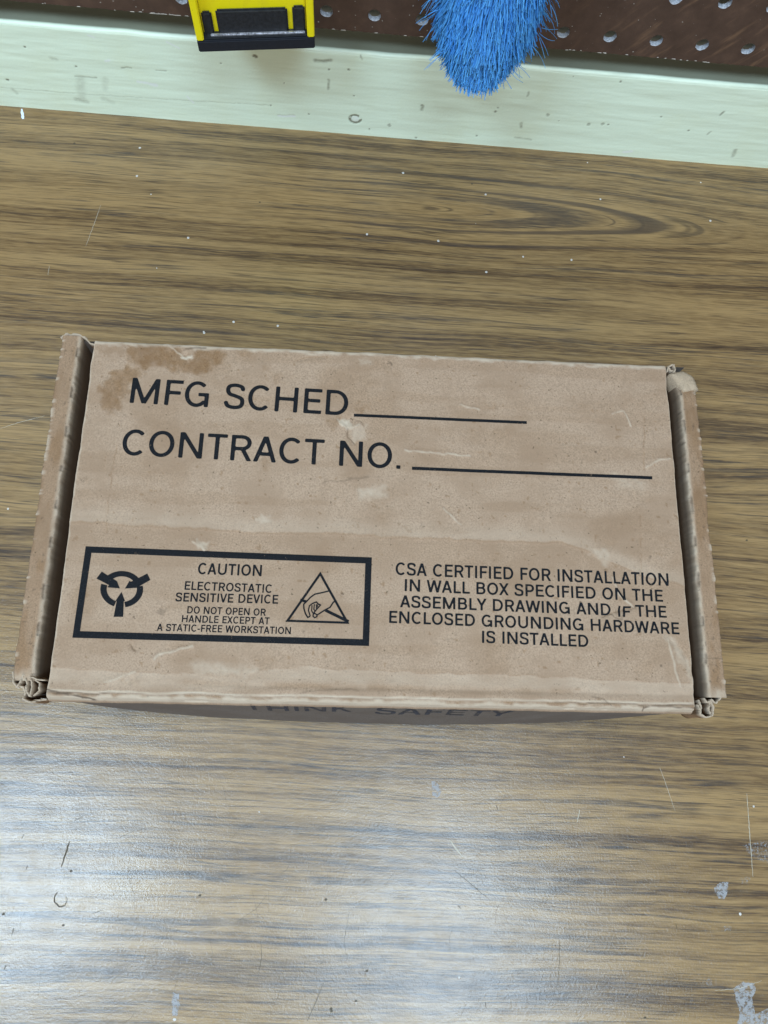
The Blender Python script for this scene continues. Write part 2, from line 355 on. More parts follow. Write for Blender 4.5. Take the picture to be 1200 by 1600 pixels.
# dried white paint specks: little flattened domes
V, F = [], []
spk = [(-145.4,223.9),(-119.8,194.0),(-61.5,136.5),(-136.7,171.7),(-155.4,236.8),(-9.4,203.3),(-87.9,137.7),(-104.7,129.6)] + [(66.5,237.6),(35.7,201.2),(89.6,193.0),(120.6,192.5),(65.9,180.6),(12.8,250.6),(142.0,239.1),(214.4,227.2),(135.0,267.0),(210.8,256.5)] + [(-55.4,-136.2),(-89.2,-227.5)] + [(188.9,-181.5),(201.9,-130.5),(45.6,-210.0)] + [(-155.8,258.0)] + [(-105.0,130.3),(-202.0,17.4)]
for k in range(3): spk.append((random.uniform(-240, 240), random.choice((random.uniform(90, 265), random.uniform(-230, -100)))))
DRY = mat_flat("dried_paint", (0.50, 0.47, 0.43), 0.5)
for i, (x, y) in enumerate(spk):
    V, F = [], []
    r = random.uniform(0.35, 0.8) if i < 26 else random.uniform(0.15, 0.35); b = len(V)
    for q, (rr, zz) in enumerate(((1, 0.02), (0.7, 0.25*r))):
        for k in range(8):
            a = k*math.pi/4; V.append((x+r*rr*math.cos(a)*random.uniform(.8, 1.2), y+r*rr*math.sin(a)*random.uniform(.8, 1.2), zz))
    for k in range(8): F.append((b+k, b+(k+1) % 8, b+8+(k+1) % 8, b+8+k))
    F.append(tuple(b+8+k for k in range(8)))
    link("paint_speck", pymesh("paint_speck", V, F, True), DRY, bench)
dr = [(-233.0,282.5),(-231.0,274.7)]
V, F = [], []; ribbon(V, F, dens(dr, 0.8), 1.6, 2.2, 0.08)
link("paint_drip", pymesh("paint_drip", V, F), mat_flat("paint_drip", (0.62, 0.68, 0.80), 0.5), bench)

# ------------------------------------------------------------------ wall side: mint board, pegboard, wall
WY = math.radians(-1.497); WO = (0, 277.6, 0)
ks = 1.5
# board front sheet (local x along the wall, z up, y=0 is its face), rounded top, ledge going back
def board():
    step = 0.6; xs = np.arange(-430, 430.01, step)
    prof = [(0, z) for z in np.arange(0, 60.1, step)]
    for a in np.linspace(8, 90, 9):
        a = math.radians(a); prof.append((2-2*math.cos(a), 60.2+2*math.sin(a)))
    prof += [(y, 62.2) for y in np.linspace(2.6, 25.9, 16)]
    prof = np.array(prof); X, Yp = np.meshgrid(xs, prof[:, 0]); _, Z = np.meshgrid(xs, prof[:, 1])
    n = (fbm(X/40, Z/6, 3)-.5)*0.5
    Y = Yp+n*np.where(Yp < 1, 1, 0.2)
    Z2 = Z + np.where(Z > 59, (fbm(X/25, X*0, 8)-.5)*0.9, 0)
    d = np.zeros(X.shape); c = np.zeros(X.shape)
    def spot(lst, r, amt, arr, stretch=1.0):
        for (sx, sz) in lst:
            rr = r*random.uniform(.75, 1.25)
            q = np.hypot((X-sx)/stretch, Z-sz)+(fbm(X/1.5, Z/1.5, int(abs(sx))) - .5)*rr*1.1
            arr[:] = np.maximum(arr, amt*(1-sstep(rr*.55, rr, q)))
    spot([(-212.5,46.3),(-62.8,36.4),(-35.6,48.9),(-72.5,18.3),(-99.2,46.8),(-48.6,13.9),(-10.0,5.5),(-186.8,35.7),(-20.5,31.2),(-23.9,50.0)], 0.75, .75, d)
    spot([(-233.1,21.2)], 1.2, .8, d)
    spot([(21.7,28.2),(68.8,31.2),(67.8,28.1),(108.7,25.2),(107.7,58.6),(170.3,34.9),(140.2,25.4),(59.9,7.3),(20.8,1.7),(191.8,26.2),(86.7,18.4),(136.1,58.1)], 0.8, .65, d)
    spot([(2.6,10.1),(128.3,24.2),(136.7,25.8),(100.7,29.0)], 1.3, .45, d)
    spot([(-78.6,53.8)], 1.4, .8, d, 1.8)
    for (sx, sz) in [(-19.3,13.1)]:
        q = np.hypot((X-sx)/1.15, Z-sz); d = np.maximum(d, .8*(1-sstep(.5, 1.0, np.abs(q-3.0)))*(fbm(X/2, Z/2, 4) > .40)); c = np.maximum(c, .5*(1-sstep(2, 2.6, q)))
    for pts, wd, amt in [
        ([(-43.5,54.3),(-38.8,54.3),(-34.7,55.6)], 1.1, .7), ([(-35.6,41.5),(-36.1,34.4)], .6, .6), ([(-17.0,60.8),(-16.2,58.1)], .5, .6),
        ([(-159.4,37.6),(-153.7,37.9)], .5, .55), ([(-139.5,37.8),(-132.9,38.0)], .4, .45), ([(-187.0,27.1),(-191.6,10.8)], 2.4, .22), ([(-171.7,28.0),(-174.5,20.0)], 1.6, .16),
        ([(-177.5,12.3),(-173.1,10.3)], 1.7, .2), ([(-232.8,14.5),(-231.6,11.7)], 1.2, .3), ([(-189.8,28.5),(-179.2,28.6),(-176.9,28.6)], .5, .5), ([(-195.3,10.4),(-189.4,9.0)], 1.5, .35),
        ([(-240.3,15.2),(-201.3,14.8),(-157.6,15.9),(-113.7,17.0),(-71.7,18.4)], .3, .28), ([(-199.8,40.2),(-196.6,39.6)], 1.0, .3), ([(-68.3,11.0),(-58.1,11.6)], .8, .3),
        ([(205.8,42.7),(205.1,40.1)], .7, .7), ([(229.1,13.2),(230.0,8.1)], 1.2, .45), ([(86.1,20.9),(86.5,17.5)], .9, .4), ([(84.9,8.7),(95.5,8.2)], .7, .35),
        ([(22.1,28.3),(22.1,24.5)], .8, .6), ([(205.1,24.4),(206.1,26.7)], .5, .5), ([(84.3,44.6),(84.5,42.2)], .6, .5)]:
        d = np.maximum(d, amt*stroke(X, Z, pts, wd, wd*.8, .7)*(0.45+0.75*fbm(X/1.2, Z/1.2, 5)))
    for pts, wd in [([(-152.4,28.3),(-145.8,27.8),(-141.1,27.1)], .8), ([(-124.0,20.4),(-121.0,15.2)], .5), ([(-68.3,10.5),(-57.7,11.1)], .7), ([(-144.9,27.4),(-141.3,26.4)], 1.0), ([(-172.5,58.3),(-169.2,57.2)], .5), ([(-128.3,58.5),(-121.9,54.6)], .4), ([(158.6,4.0),(163.4,5.4)], .9), ([(-167.6,41.7),(-165.6,42.3)], .7)]:
        c = np.maximum(c, .8*stroke(X, Z, pts, wd, wd*.7, .6))
    # top edge darkened against its highlight, pegboard shade painted on the ledge, small chips
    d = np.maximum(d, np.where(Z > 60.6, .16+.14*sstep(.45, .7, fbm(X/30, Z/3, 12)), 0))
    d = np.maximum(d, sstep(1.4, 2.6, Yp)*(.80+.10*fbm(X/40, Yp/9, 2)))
    Y = Y+0.35*d
    return gridmesh("board", np.stack([X, Y, Z2], -1)[:, ::1], {'dirt_shade': np.clip(d, 0, 1), 'chip': np.clip(c, 0, 1)})
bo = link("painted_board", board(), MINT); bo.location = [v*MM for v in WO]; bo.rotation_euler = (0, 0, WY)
bo["label"] = "pale mint painted wooden board with dirty spots, running along the back of the bench"; bo["category"] = "board"

peg = thing("pegboard", "dark brown perforated hardboard panel above the mint painted board", "pegboard", WO, WY)
def pegsheet():
    V, F, MI = [], [], []
    sx, sz, r, th = 26.0, 25.2, 3.45, 3.3; y0 = 0.4; n = 24
    i0, i1 = -17, 16; zb = 75.6
    def cellpts(cx, cz, x0, x1, z0, z1, wob=0):
        ring, outer = [], []
        for k in range(n):
            a = 2*math.pi*k/n; c, s = math.cos(a), math.sin(a)
            rr = r*random.uniform(.97, 1.05); ring.append((cx+rr*c, cz+rr*s))
            tx = ((x1-cx) if c > 0 else (x0-cx))/c if abs(c) > 1e-6 else 1e9
            tz = ((z1-cz) if s > 0 else (z0-cz))/s if abs(s) > 1e-6 else 1e9
            t = min(tx, tz); outer.append((cx+t*c, cz+t*s))
        return ring, outer
    for j in range(0, 9):
        for i in range(i0, i1):
            cx = 145.6+(i-5)*sx; cz = 86.1+j*sz
            x0, x1 = cx-sx/2, cx+sx/2; z0 = zb if j == 0 else cz-sz/2; z1 = cz+sz/2
            ring, outer = cellpts(cx, cz, x0, x1, z0, z1)
            # corner points need own verts: add corners as small fans
            b = len(V)
            for (px, pz) in ring: V.append((px, y0, pz))
            for (px, pz) in outer: V.append((px, y0, pz))
            for (px, pz) in ring: V.append((px, y0+th, pz))
            cs = [(x1, z1), (x0, z1), (x0, z0), (x1, z0)]
            cb = len(V)
            for (px, pz) in cs: V.append((px, y0, pz))
            for k in range(n):
                k2 = (k+1) % n
                F.append((b+k, b+k2, b+n+k2, b+n+k)); MI.append(0)
                F.append((b+k, b+2*n+k, b+2*n+k2, b+k2)); MI.append(1)
                o1, o2 = outer[k], outer[k2]
                for ci, (px, pz) in enumerate(cs):   # triangle to the corner when the two outer points lie on different sides
                    on1 = abs(o1[0]-px) < 1e-6 or abs(o1[1]-pz) < 1e-6; on2 = abs(o2[0]-px) < 1e-6 or abs(o2[1]-pz) < 1e-6
                    if on1 and on2 and abs(o1[0]-o2[0]) > 1e-6 and abs(o1[1]-o2[1]) > 1e-6:
                        F.append((b+n+k, b+n+k2, cb+ci)); MI.append(0)
    # lower edge, ragged
    xs = np.arange(145.6+(i0-5.5)*sx, 145.6+(i1-5.5)*sx, 1.0); b = len(V)
    for x in xs:
        q = random.uniform(-.35, .25)
        V.append((x, y0-.02, zb+.6)); V.append((x, y0-.02, zb+q)); V.append((x, y0+th, zb+q*.5))
    for k in range(len(xs)-1):
        a = b+3*k; F.append((a, a+3, a+4, a+1)); MI.append(0); F.append((a+1, a+4, a+5, a+2)); MI.append(0)
    return V, F, MI
V, F, MI = pegsheet(); me = pymesh("perforated_sheet", V, F); ps = link("perforated_sheet", me, PEG, peg); me.materials.append(HOLE)
me.polygons.foreach_set('material_index', MI)
CHIP = mat_flat("chip_white", (0.6, 0.56, 0.5), 0.7)
for k in range(60):
    V, F = [], []; x = random.uniform(-260, 260); L = random.uniform(.3, 1.6)
    if 30 < k: x = random.choice((random.gauss(-128, 8), random.gauss(120, 60)))
    b = len(V); z = 75.6+random.uniform(-.1, .35)
    V += [(x-L, 0.3, z-.15), (x+L, 0.3, z-.2), (x+L*.7, 0.3, z+.3), (x-L*.6, 0.3, z+.2)]; F.append((b, b+1, b+2, b+3))
    link("paint_chip", pymesh("paint_chip", V, F), CHIP, peg)
wl = link("wall", boxmesh("wall", -1500, 1500, 26, 120, -200, 1400), mat_board("wall_paint", (0.5, 0.52, 0.46), False))
wl.location = [v*MM for v in WO]; wl.rotation_euler = (0, 0, WY); wl["kind"] = "structure"

# ------------------------------------------------------------------ cardboard box
HL = 75.0
box = thing("cardboard_box", "worn brown cardboard mailer box with black printed lettering, lying on the bench", "box")
LX = 139.7
xs = np.arange(-LX, LX+.01, 0.5)
ys = np.concatenate([np.linspace(83.0, 82.2, 3), np.arange(81.6, -81.7, -0.5), np.linspace(-82.2, -83.6, 6)])
def lid_height(X, Y):
    z = np.full(X.shape, HL)
    z = z + (fbm(X/55, Y/45, 31)-.5)*0.9 + (fbm(X/14, Y/11, 35, 3)-.5)*0.20 + (fbm(X/2.2, Y/1.8, 37, 2)-.5)*0.05
    z = z + 0.030*np.sin(Y*2*math.pi/7.2+np.sin(X/40))*sstep(-40, 60, X)       # flutes telegraphing
    # tide line: a shallow step pressed across the lid
    cv = np.interp(X, *zip(*TIDE)) + (fbm(X/5, X*0, 44)-.5)*2.2
    z = z - 0.42*sstep(0, 1.6, cv-Y)*sstep(0, 1, 1-sstep(0, 45, cv-Y)+.3)
    cv2 = np.interp(X, *zip(*LOW)) + (fbm(X/6, X*0, 46)-.5)*1.6
    z = z - 0.38*sstep(0, 1.4, cv2-Y)*(1-sstep(6, 10, cv2-Y))
    for pts, wd, dz in CREASE:
        z = z + dz*(1-sstep(0, wd*2.2, d_line(X+(fbm(X/3, Y/3, 61)-.5)*1.6, Y+(fbm(X/3, Y/3, 66)-.5)*1.6, pts)))
    for (cx, cy), r, dz in DENT:
        z = z + dz*(1-sstep(0, r, np.hypot(X-cx, Y-cy)+(fbm(X/2, Y/2, 71)-.5)*r*.6))
    # rolled long edges
    yf = -81.0+(fbm(X/12, X*0, 21)-.5)*1.2
    t = np.clip((yf-Y)/2.6, 0, 1); z = z-2.6*(1-np.sqrt(np.clip(1-t*t, 0, 1)))
    fold = np.exp(-((Y+76.5)/1.1)**2); z = z-0.45*fold*sstep(-110, -60, X)
    t = np.clip((Y-81.2+(fbm(X/9, X*0, 23)-.5)*.8)/1.8, 0, 1); z = z-1.8*(1-np.sqrt(np.clip(1-t*t, 0, 1)))
    return z
TIDE = sorted([(-139.47,-6.99),(-97.11,-7.64),(-57.04,-9.27),(-22.44,-8.73),(12.57,-9.08),(51.79,-9.61),(83.71,-9.18),(98.43,-14.45),(118.77,-24.00),(139.46,-27.85)])
LOW = sorted([(-139.30,-70.59),(-93.71,-71.72),(-69.29,-72.79),(-34.07,-67.71),(-11.90,-69.12),(15.95,-69.33),(55.35,-69.57),(86.64,-69.99),(138.39,-71.65)])
CREASE = [
    ([(-96.93,-66.42),(-94.86,-64.57),(-89.98,-63.56),(-85.63,-61.65),(-80.72,-60.62)], .9, .5), ([(-107.28,-60.53),(-106.56,-62.14),(-105.21,-63.01)], .9, -.5), ([(-117.28,-76.65),(-110.43,-74.30),(-103.55,-71.93)], .8, .35),
    ([(105.77,-24.88),(109.19,-33.12),(115.25,-38.30)], .7, .5), ([(100.69,-43.02),(105.75,-40.49),(109.75,-39.41),(115.78,-37.80)], .7, -.5), ([(128.98,-51.38),(135.81,-57.36),(139.74,-67.56)], 1.1, -.5),
    ([(129.43,-51.84),(131.56,-66.81),(133.42,-73.23)], .9, .35), ([(-106.22,82.82),(-100.24,78.37),(-95.92,75.21)], .7, .4), ([(-44.11,76.60),(-39.06,78.20),(-29.84,79.56)], .8, -.4),
    ([(-17.29,42.47),(-17.15,38.17),(-13.54,35.11)], .7, -.5), ([(-21.93,45.51),(-17.27,41.93),(-11.30,44.88)], .8, .5), ([(-85.19,-14.03),(-79.22,-17.75)], .9, .45), ([(125.81,28.87),(132.38,32.90),(137.68,33.65)], .7, .3),
    ([(121.31,3.40),(119.27,-23.98)], .6, -.25), ([(-123.32,28.55),(-123.77,2.98),(-123.46,-11.85)], .6, -.25), ([(28.28,4.30),(36.17,-2.56)], .8, .3), ([(119.98,49.35),(116.32,57.55),(110.90,55.63)], .6, .25),
    ([(126.76,55.21),(124.68,27.75)], .6, -.2), ([(10.14,32.87),(40.52,30.88)], .8, .22), ([(36.68,56.83),(44.95,54.98)], .8, .3)]
DENT = [(p, r, d) for (p, r, d) in zip([(0.81,76.50),(-135.64,12.02),(5.38,-71.73),(-16.94,47.35),(109.39,-38.94),(-96.64,76.52),(90.86,-15.89),(194.07,320.44)], (3, 2.2, 3, 4, 5, 2.5, 4, 1), (-.7, .45, -.4, -.7, -.6, -.6, .4, 0))]
X, Y = np.meshgrid(xs, ys)
Z = lid_height(X, Y)
def lid_masks():
    st = np.zeros(X.shape); sf = np.zeros(X.shape); ck = np.zeros(X.shape)
    S = [([(-123.59,80.03),(-117.99,84.27),(-103.73,83.29),(-95.92,75.21),(-85.34,81.94),(-78.02,79.47),(-79.49,72.08),(-89.18,67.16),(-97.38,68.99),(-108.57,70.68),(-116.31,68.09),(-121.93,73.94)], 1.0, .92),
         ([(-131.46,61.32),(-128.20,67.52),(-119.46,69.60),(-116.99,65.07),(-121.14,57.42),(-124.10,52.94),(-125.39,46.96),(-130.93,48.33),(-134.13,54.66)], 1.0, .85),
         ([(-137.48,78.77),(-127.64,80.39),(-123.92,73.84),(-129.14,75.82),(-136.09,75.48)], .8, .35), ([(-16.21,56.68),(-10.59,56.38),(-8.25,52.64),(-10.43,50.36),(-15.54,51.23)], .7, .62),
         ([(-27.57,47.98),(-22.00,47.68),(-22.35,43.33),(-26.85,42.60)], .8, .55), ([(-54.92,68.77),(-49.88,69.57),(-48.65,65.72),(-53.62,63.83)], .8, .40), ([(-60.34,74.12),(-56.71,73.17),(-56.00,69.84),(-60.09,70.21)], .8, .35),
         ([(48.11,57.89),(53.85,58.70),(53.77,55.36),(49.09,54.60)], .8, .45), ([(49.93,44.21),(61.35,46.87),(61.17,40.32),(51.88,38.86)], 1.5, .35), ([(-57.26,24.91),(-53.37,25.59),(-52.60,20.93),(-56.02,20.79)], .8, .4),
         ([(-116.07,46.83),(-102.25,46.36),(-89.35,34.13),(-109.23,37.53)], 3., .30), ([(-113.74,24.77),(-88.36,22.66),(-91.40,13.27),(-110.96,16.63)], 3., .26), ([(-73.20,83.34),(-62.94,83.05),(-62.65,78.52),(-71.85,78.64)], 1., .6),
         ([(14.17,34.10),(38.49,30.80),(35.40,25.37),(16.24,27.80)], 2., .25), ([(61.05,35.99),(92.00,36.16),(123.08,34.15),(91.78,31.84),(60.93,31.69)], 2., .22), ([(93.22,60.45),(136.21,66.90),(135.75,61.21),(95.16,57.18)], 2., .22)]
    for k, (p, soft, a) in enumerate(S):
        m = blob(X, Y, p, soft*2.4, 4.0, 3.0, 100+k*3)
        rim = np.clip(m*(1-m)*4, 0, 1)
        st = np.maximum(st, a*(m*(0.62+0.60*fbm(X/2.2, Y/2.2, 140+k))+rim*.15))
    # pressed band under the tide line is browner, above it paler
    cv = np.interp(X, *zip(*TIDE)) + (fbm(X/5, X*0, 44)-.5)*2.2
    st = np.maximum(st, .20*sstep(0, .8, cv-Y)*(1-sstep(3, 26, cv-Y))); st = np.maximum(st, .38*sstep(-.2, .25, cv-Y)*(1-sstep(.4, 1.3, cv-Y)))
    sf = np.maximum(sf, .16*sstep(0, .8, Y-cv)*(1-sstep(2, 10, Y-cv))*(.4+fbm(X/12, Y/4, 9)))
    cv2 = np.interp(X, *zip(*LOW)) + (fbm(X/6, X*0, 46)-.5)*1.6
    sf = np.maximum(sf, .20*sstep(0, .5, cv2-Y)*(1-sstep(4, 9, cv2-Y))*(.4+fbm(X/9, Y/3, 19)))
    st = np.maximum(st, .30*sstep(-.3, .1, cv2-Y)*(1-sstep(.3, .9, cv2-Y))*sstep(.4, .6, fbm(X/8, X*0, 90)))
    st = np.maximum(st, .42*np.exp(-((Y+76.0)/1.5)**2)*sstep(.38, .6, fbm(X/13, X*0, 91)))
    st = np.maximum(st, .30*sstep(.55, .78, fbm(X/26, Y/22, 57)))
    st = np.maximum(st, .55*sstep(.775, .82, fbm(X/2.2, Y/2.2, 77, 3)))
    st = np.maximum(st, .18*sstep(.45, .65, fbm(X/60, Y/6, 59)))
    # scuffed edges
    e = np.minimum(Y+83.6, 83.0-Y); sf = np.maximum(sf, .62*(1-sstep(.8, 3.0, e+(fbm(X/4, Y/2, 93)-.5)*3.4)))
    hemy = -80.9+(fbm(X/12, X*0, 21)-.5)*1.2
    st = np.maximum(st, .75*sstep(.1, .7, hemy-Y)); ck = np.maximum(ck, np.exp(-((Y-hemy+.15+(fbm(X/5, X*0, 97)-.5)*.8)/.26)**2)*np.maximum(.35*fbm(X/30, X*0, 92), .75*np.maximum(1-sstep(-118, -96, X), sstep(62, 90, X))*(.5+.8*fbm(X/4, X*0, 98))))
    sf = np.maximum(sf, .6*np.exp(-((Y-hemy-.55)/.45)**2)*(.4+fbm(X/7, X*0, 96)))
    st = np.maximum(st, .5*(1-sstep(.0, .9, 83.0-Y))); ex = LX-np.abs(X)
    sf = np.maximum(sf, .45*(1-sstep(.1, .7, ex+(fbm(X, Y/3, 95)-.5)*.8)))
    for p, soft, a in [([(-21.96,46.59),(-16.43,47.37),(-14.80,43.65),(-17.27,41.93),(-20.85,43.39)], .5, .95), ([(-11.41,12.64),(0.41,14.63),(1.48,10.53),(-10.30,8.05)], 1.5, .5), ([(-57.52,-1.71),(-51.79,-1.01),(-50.08,-5.46),(-56.28,-6.17)], .8, .45),
                       ([(95.55,-12.23),(105.62,-11.41),(106.37,-15.40),(103.09,-20.00),(100.30,-16.59)], 1.2, .5), ([(128.98,-51.38),(132.38,-51.77),(139.83,-66.63),(138.91,-71.28),(134.41,-62.09)], 1.2, .5), ([(-80.55,-67.85),(-53.22,-69.04),(-52.99,-72.62),(-78.37,-72.28)], 2., .5),
                       ([(-98.03,76.23),(-93.00,76.47),(-92.35,74.82),(-97.33,74.02)], .4, .95), ([(-138.87,82.08),(-132.08,84.12),(-123.89,82.84),(-135.69,80.55)], .8, .7), ([(-83.35,-13.48),(-77.06,-15.24),(-78.28,-17.72),(-82.12,-16.87)], .6, .6),
                       ([(-15.31,43.63),(-8.77,44.99),(-9.09,37.43),(-15.05,35.05)], 1.0, .38), ([(-13.27,79.23),(-7.05,79.54),(-6.45,76.15),(-12.13,75.31)], 1., .35), ([(108.95,25.01),(126.27,21.40),(123.87,17.08),(111.56,17.68)], 2., .3)]:
        sf = np.maximum(sf, a*blob(X, Y, p, soft*1.5, 2.0, 2.5, 31)*(.25+.9*fbm(X/1.8, Y/1.8, 33)))
    for pts, wd, dz in CREASE:
        if dz > 0: sf = np.maximum(sf, .55*stroke(X, Y, pts, wd*.45, wd*.5, 1.0, 61)*(.3+fbm(X/2, Y/2, 13)))
        else: st = np.maximum(st, .55*stroke(X, Y, pts, wd*.35, wd*.4, 1.0, 61))
    for p, wd, a in [([(-140.70,-79.76),(-133.47,-81.36),(-126.28,-82.52),(-120.03,-83.27),(-117.96,-84.36)], .35, .9), ([(-136.99,-81.26),(-129.87,-81.98),(-124.89,-83.10)], .35, .8), ([(116.35,-82.49),(120.23,-81.69),(127.90,-81.36),(140.11,-82.04)], .40, .75), ([(116.21,-81.77),(116.20,-84.47)], .3, .8),
                     ([(100.70,-42.83),(104.69,-41.77),(106.07,-43.07),(108.97,-43.77),(109.56,-42.31),(115.74,-38.29)], .25, .55), ([(-17.29,42.47),(-17.37,38.70),(-15.61,36.95),(-13.84,34.89)], .22, .6), ([(-13.38,46.96),(-10.30,45.46),(-9.25,43.88)], .22, .5), ([(0.80,77.07),(2.35,77.71),(3.41,76.06)], .35, .7),
                     ([(-96.36,80.25),(-90.37,81.35),(-86.81,81.30)], .45, .65), ([(-27.49,15.97),(-19.44,16.79),(-13.54,17.74)], .22, .4), ([(-15.52,17.97),(-6.62,18.73)], .6, .32), ([(-107.28,-60.53),(-106.74,-62.15),(-105.23,-62.83)], .3, .45),
                     ([(-137.29,13.08),(-135.69,11.62)], .3, .35), ([(-33.51,-79.34),(-20.83,-77.13),(-8.90,-77.51)], .28, .35), ([(93.81,-78.14),(99.44,-79.38),(101.26,-80.70)], .3, .5)]:
        ck = np.maximum(ck, a*stroke(X, Y, p, wd, .3, .8, 29))
    for (cx, cy), r, a in zip([(-135.64,12.02),(-98.51,-45.07),(-93.49,-45.77),(101.62,35.68),(21.03,7.64),(9.83,25.01),(-110.83,49.43),(-75.34,-55.01),(123.95,-15.16),(201.86,321.13)] + [(-95.75,-46.09),(-116.64,-23.97),(-107.37,-48.62)] + [(-17.30,-35.87),(-33.57,-53.05),(-26.67,-51.55)] + [(21.13,7.64),(-39.76,19.55)] + [(124.50,-14.64),(125.48,-64.16),(71.75,-8.96)],
                              (.4, .1, .1, .6, .3, .4, .5, .4, .8, .1, 2.2, .45, .5, .8, .8, .7, .6, .4, .6, .8, .5), (.5, 0, 0, .9, .6, .5, .8, .8, .3, 0, .35, .7, .8, .6, .6, .6, .8, .6, .7, .6, .5)):
        ck = np.maximum(ck, a*(1-sstep(r*.5, r, np.hypot(X-cx, Y-cy)+(fbm(X, Y, 5)-.5)*r*.8)))
    return np.clip(st, 0, 1), np.clip(sf, 0, 1), np.clip(ck, 0, 1)
st, sf, ck = lid_masks()
P3 = np.stack([X, Y, Z-0.35*ck], -1)
# cut ends of the lid wander slightly
wob = (fbm(Y/10, Y*0, 12)-.5)*0.8; P3[..., 0] += wob*sstep(LX-8, LX, np.abs(X))
# front hem: carry the last rows down
hem = []
for dz, dy in ((.8, -.7), (2.0, -1.2), (4.0, -1.2), (7.0, -.2)):
    r = P3[-1].copy(); r[:, 2] -= dz; r[:, 1] += dy+(fbm(xs/6, xs*0, 81)-.5)*.5; hem.append(r)
Pl = np.concatenate([P3, np.stack(hem)], 0)
pad = lambda a, v: np.concatenate([a, np.full((4, a.shape[1]), v)], 0)
lid = link("lid", gridmesh("lid", Pl, {'stain_shade': pad(st, .35), 'scuff': pad(sf, .1), 'crack_shade': pad(ck, 0)}), KRAFT, box)
# cut side edges of the lid (flutes) and its underside
for s in (0, -1):
    e = P3[:, s].copy(); rows = [e]
    for dz in (1.0, 2.0, 3.0):
        q = e.copy(); q[:, 2] -= dz; q[:, 0] += rng.normal(0, .05, len(q)); rows.append(q)
    link("lid_edge", gridmesh("lid_edge", np.stack(rows)), KRAFT_EDGE, lid)
link("lid_underside", boxmesh("lid_underside", -139, 139, -81, 81, 71.2, 71.8), KRAFT_IN, lid)

def lid_z(x, y):
    return lid_height(np.array([[x]]), np.array([[y]]))[0, 0]
# back wall, bottom, front wall
def panel(yfun, x0, x1, zs, mat, name, step=2.0, attrs=None):
    gx = np.arange(x0, x1+.01, step); GX, GZ = np.meshgrid(gx, np.array(zs))
    return link(name, gridmesh(name, np.stack([GX, yfun(GX, GZ), GZ], -1)), mat, box)
panel(lambda x, z: 82.6+(fbm(x/40, z/30, 3)-.5)*1.5, -150, 150, np.linspace(0.3, 73.6, 20), KRAFT_SHADED, "back_panel")
link("bottom_panel", boxmesh("bottom_panel", -150, 150, -84, 83, 0.3, 3), KRAFT_IN, box)
def front_y(x, z):
    u = np.clip(1-(x/149)**2, 0, 1)**.8; zz = np.clip((70.5-z)/70, 0, 1)
    prof = np.clip(zz*1.12, 0, 1)-.12*sstep(.86, 1.0, zz)
    return -81.9 - (2.6+8.2*u)*prof - (fbm(x/30, z/25, 8)-.5)*1.4*np.clip((70.5-z)/8, 0, 1)
panel(front_y, -149, 149, np.linspace(0.3, 70.5, 60), KRAFT_SHADED, "front_panel", 1.0)
for s in (-1, 1):
    link("dust_flap", boxmesh("dust_flap", s*138-.7, s*138+.7, -80, 80, 14, 71), KRAFT_IN, box)

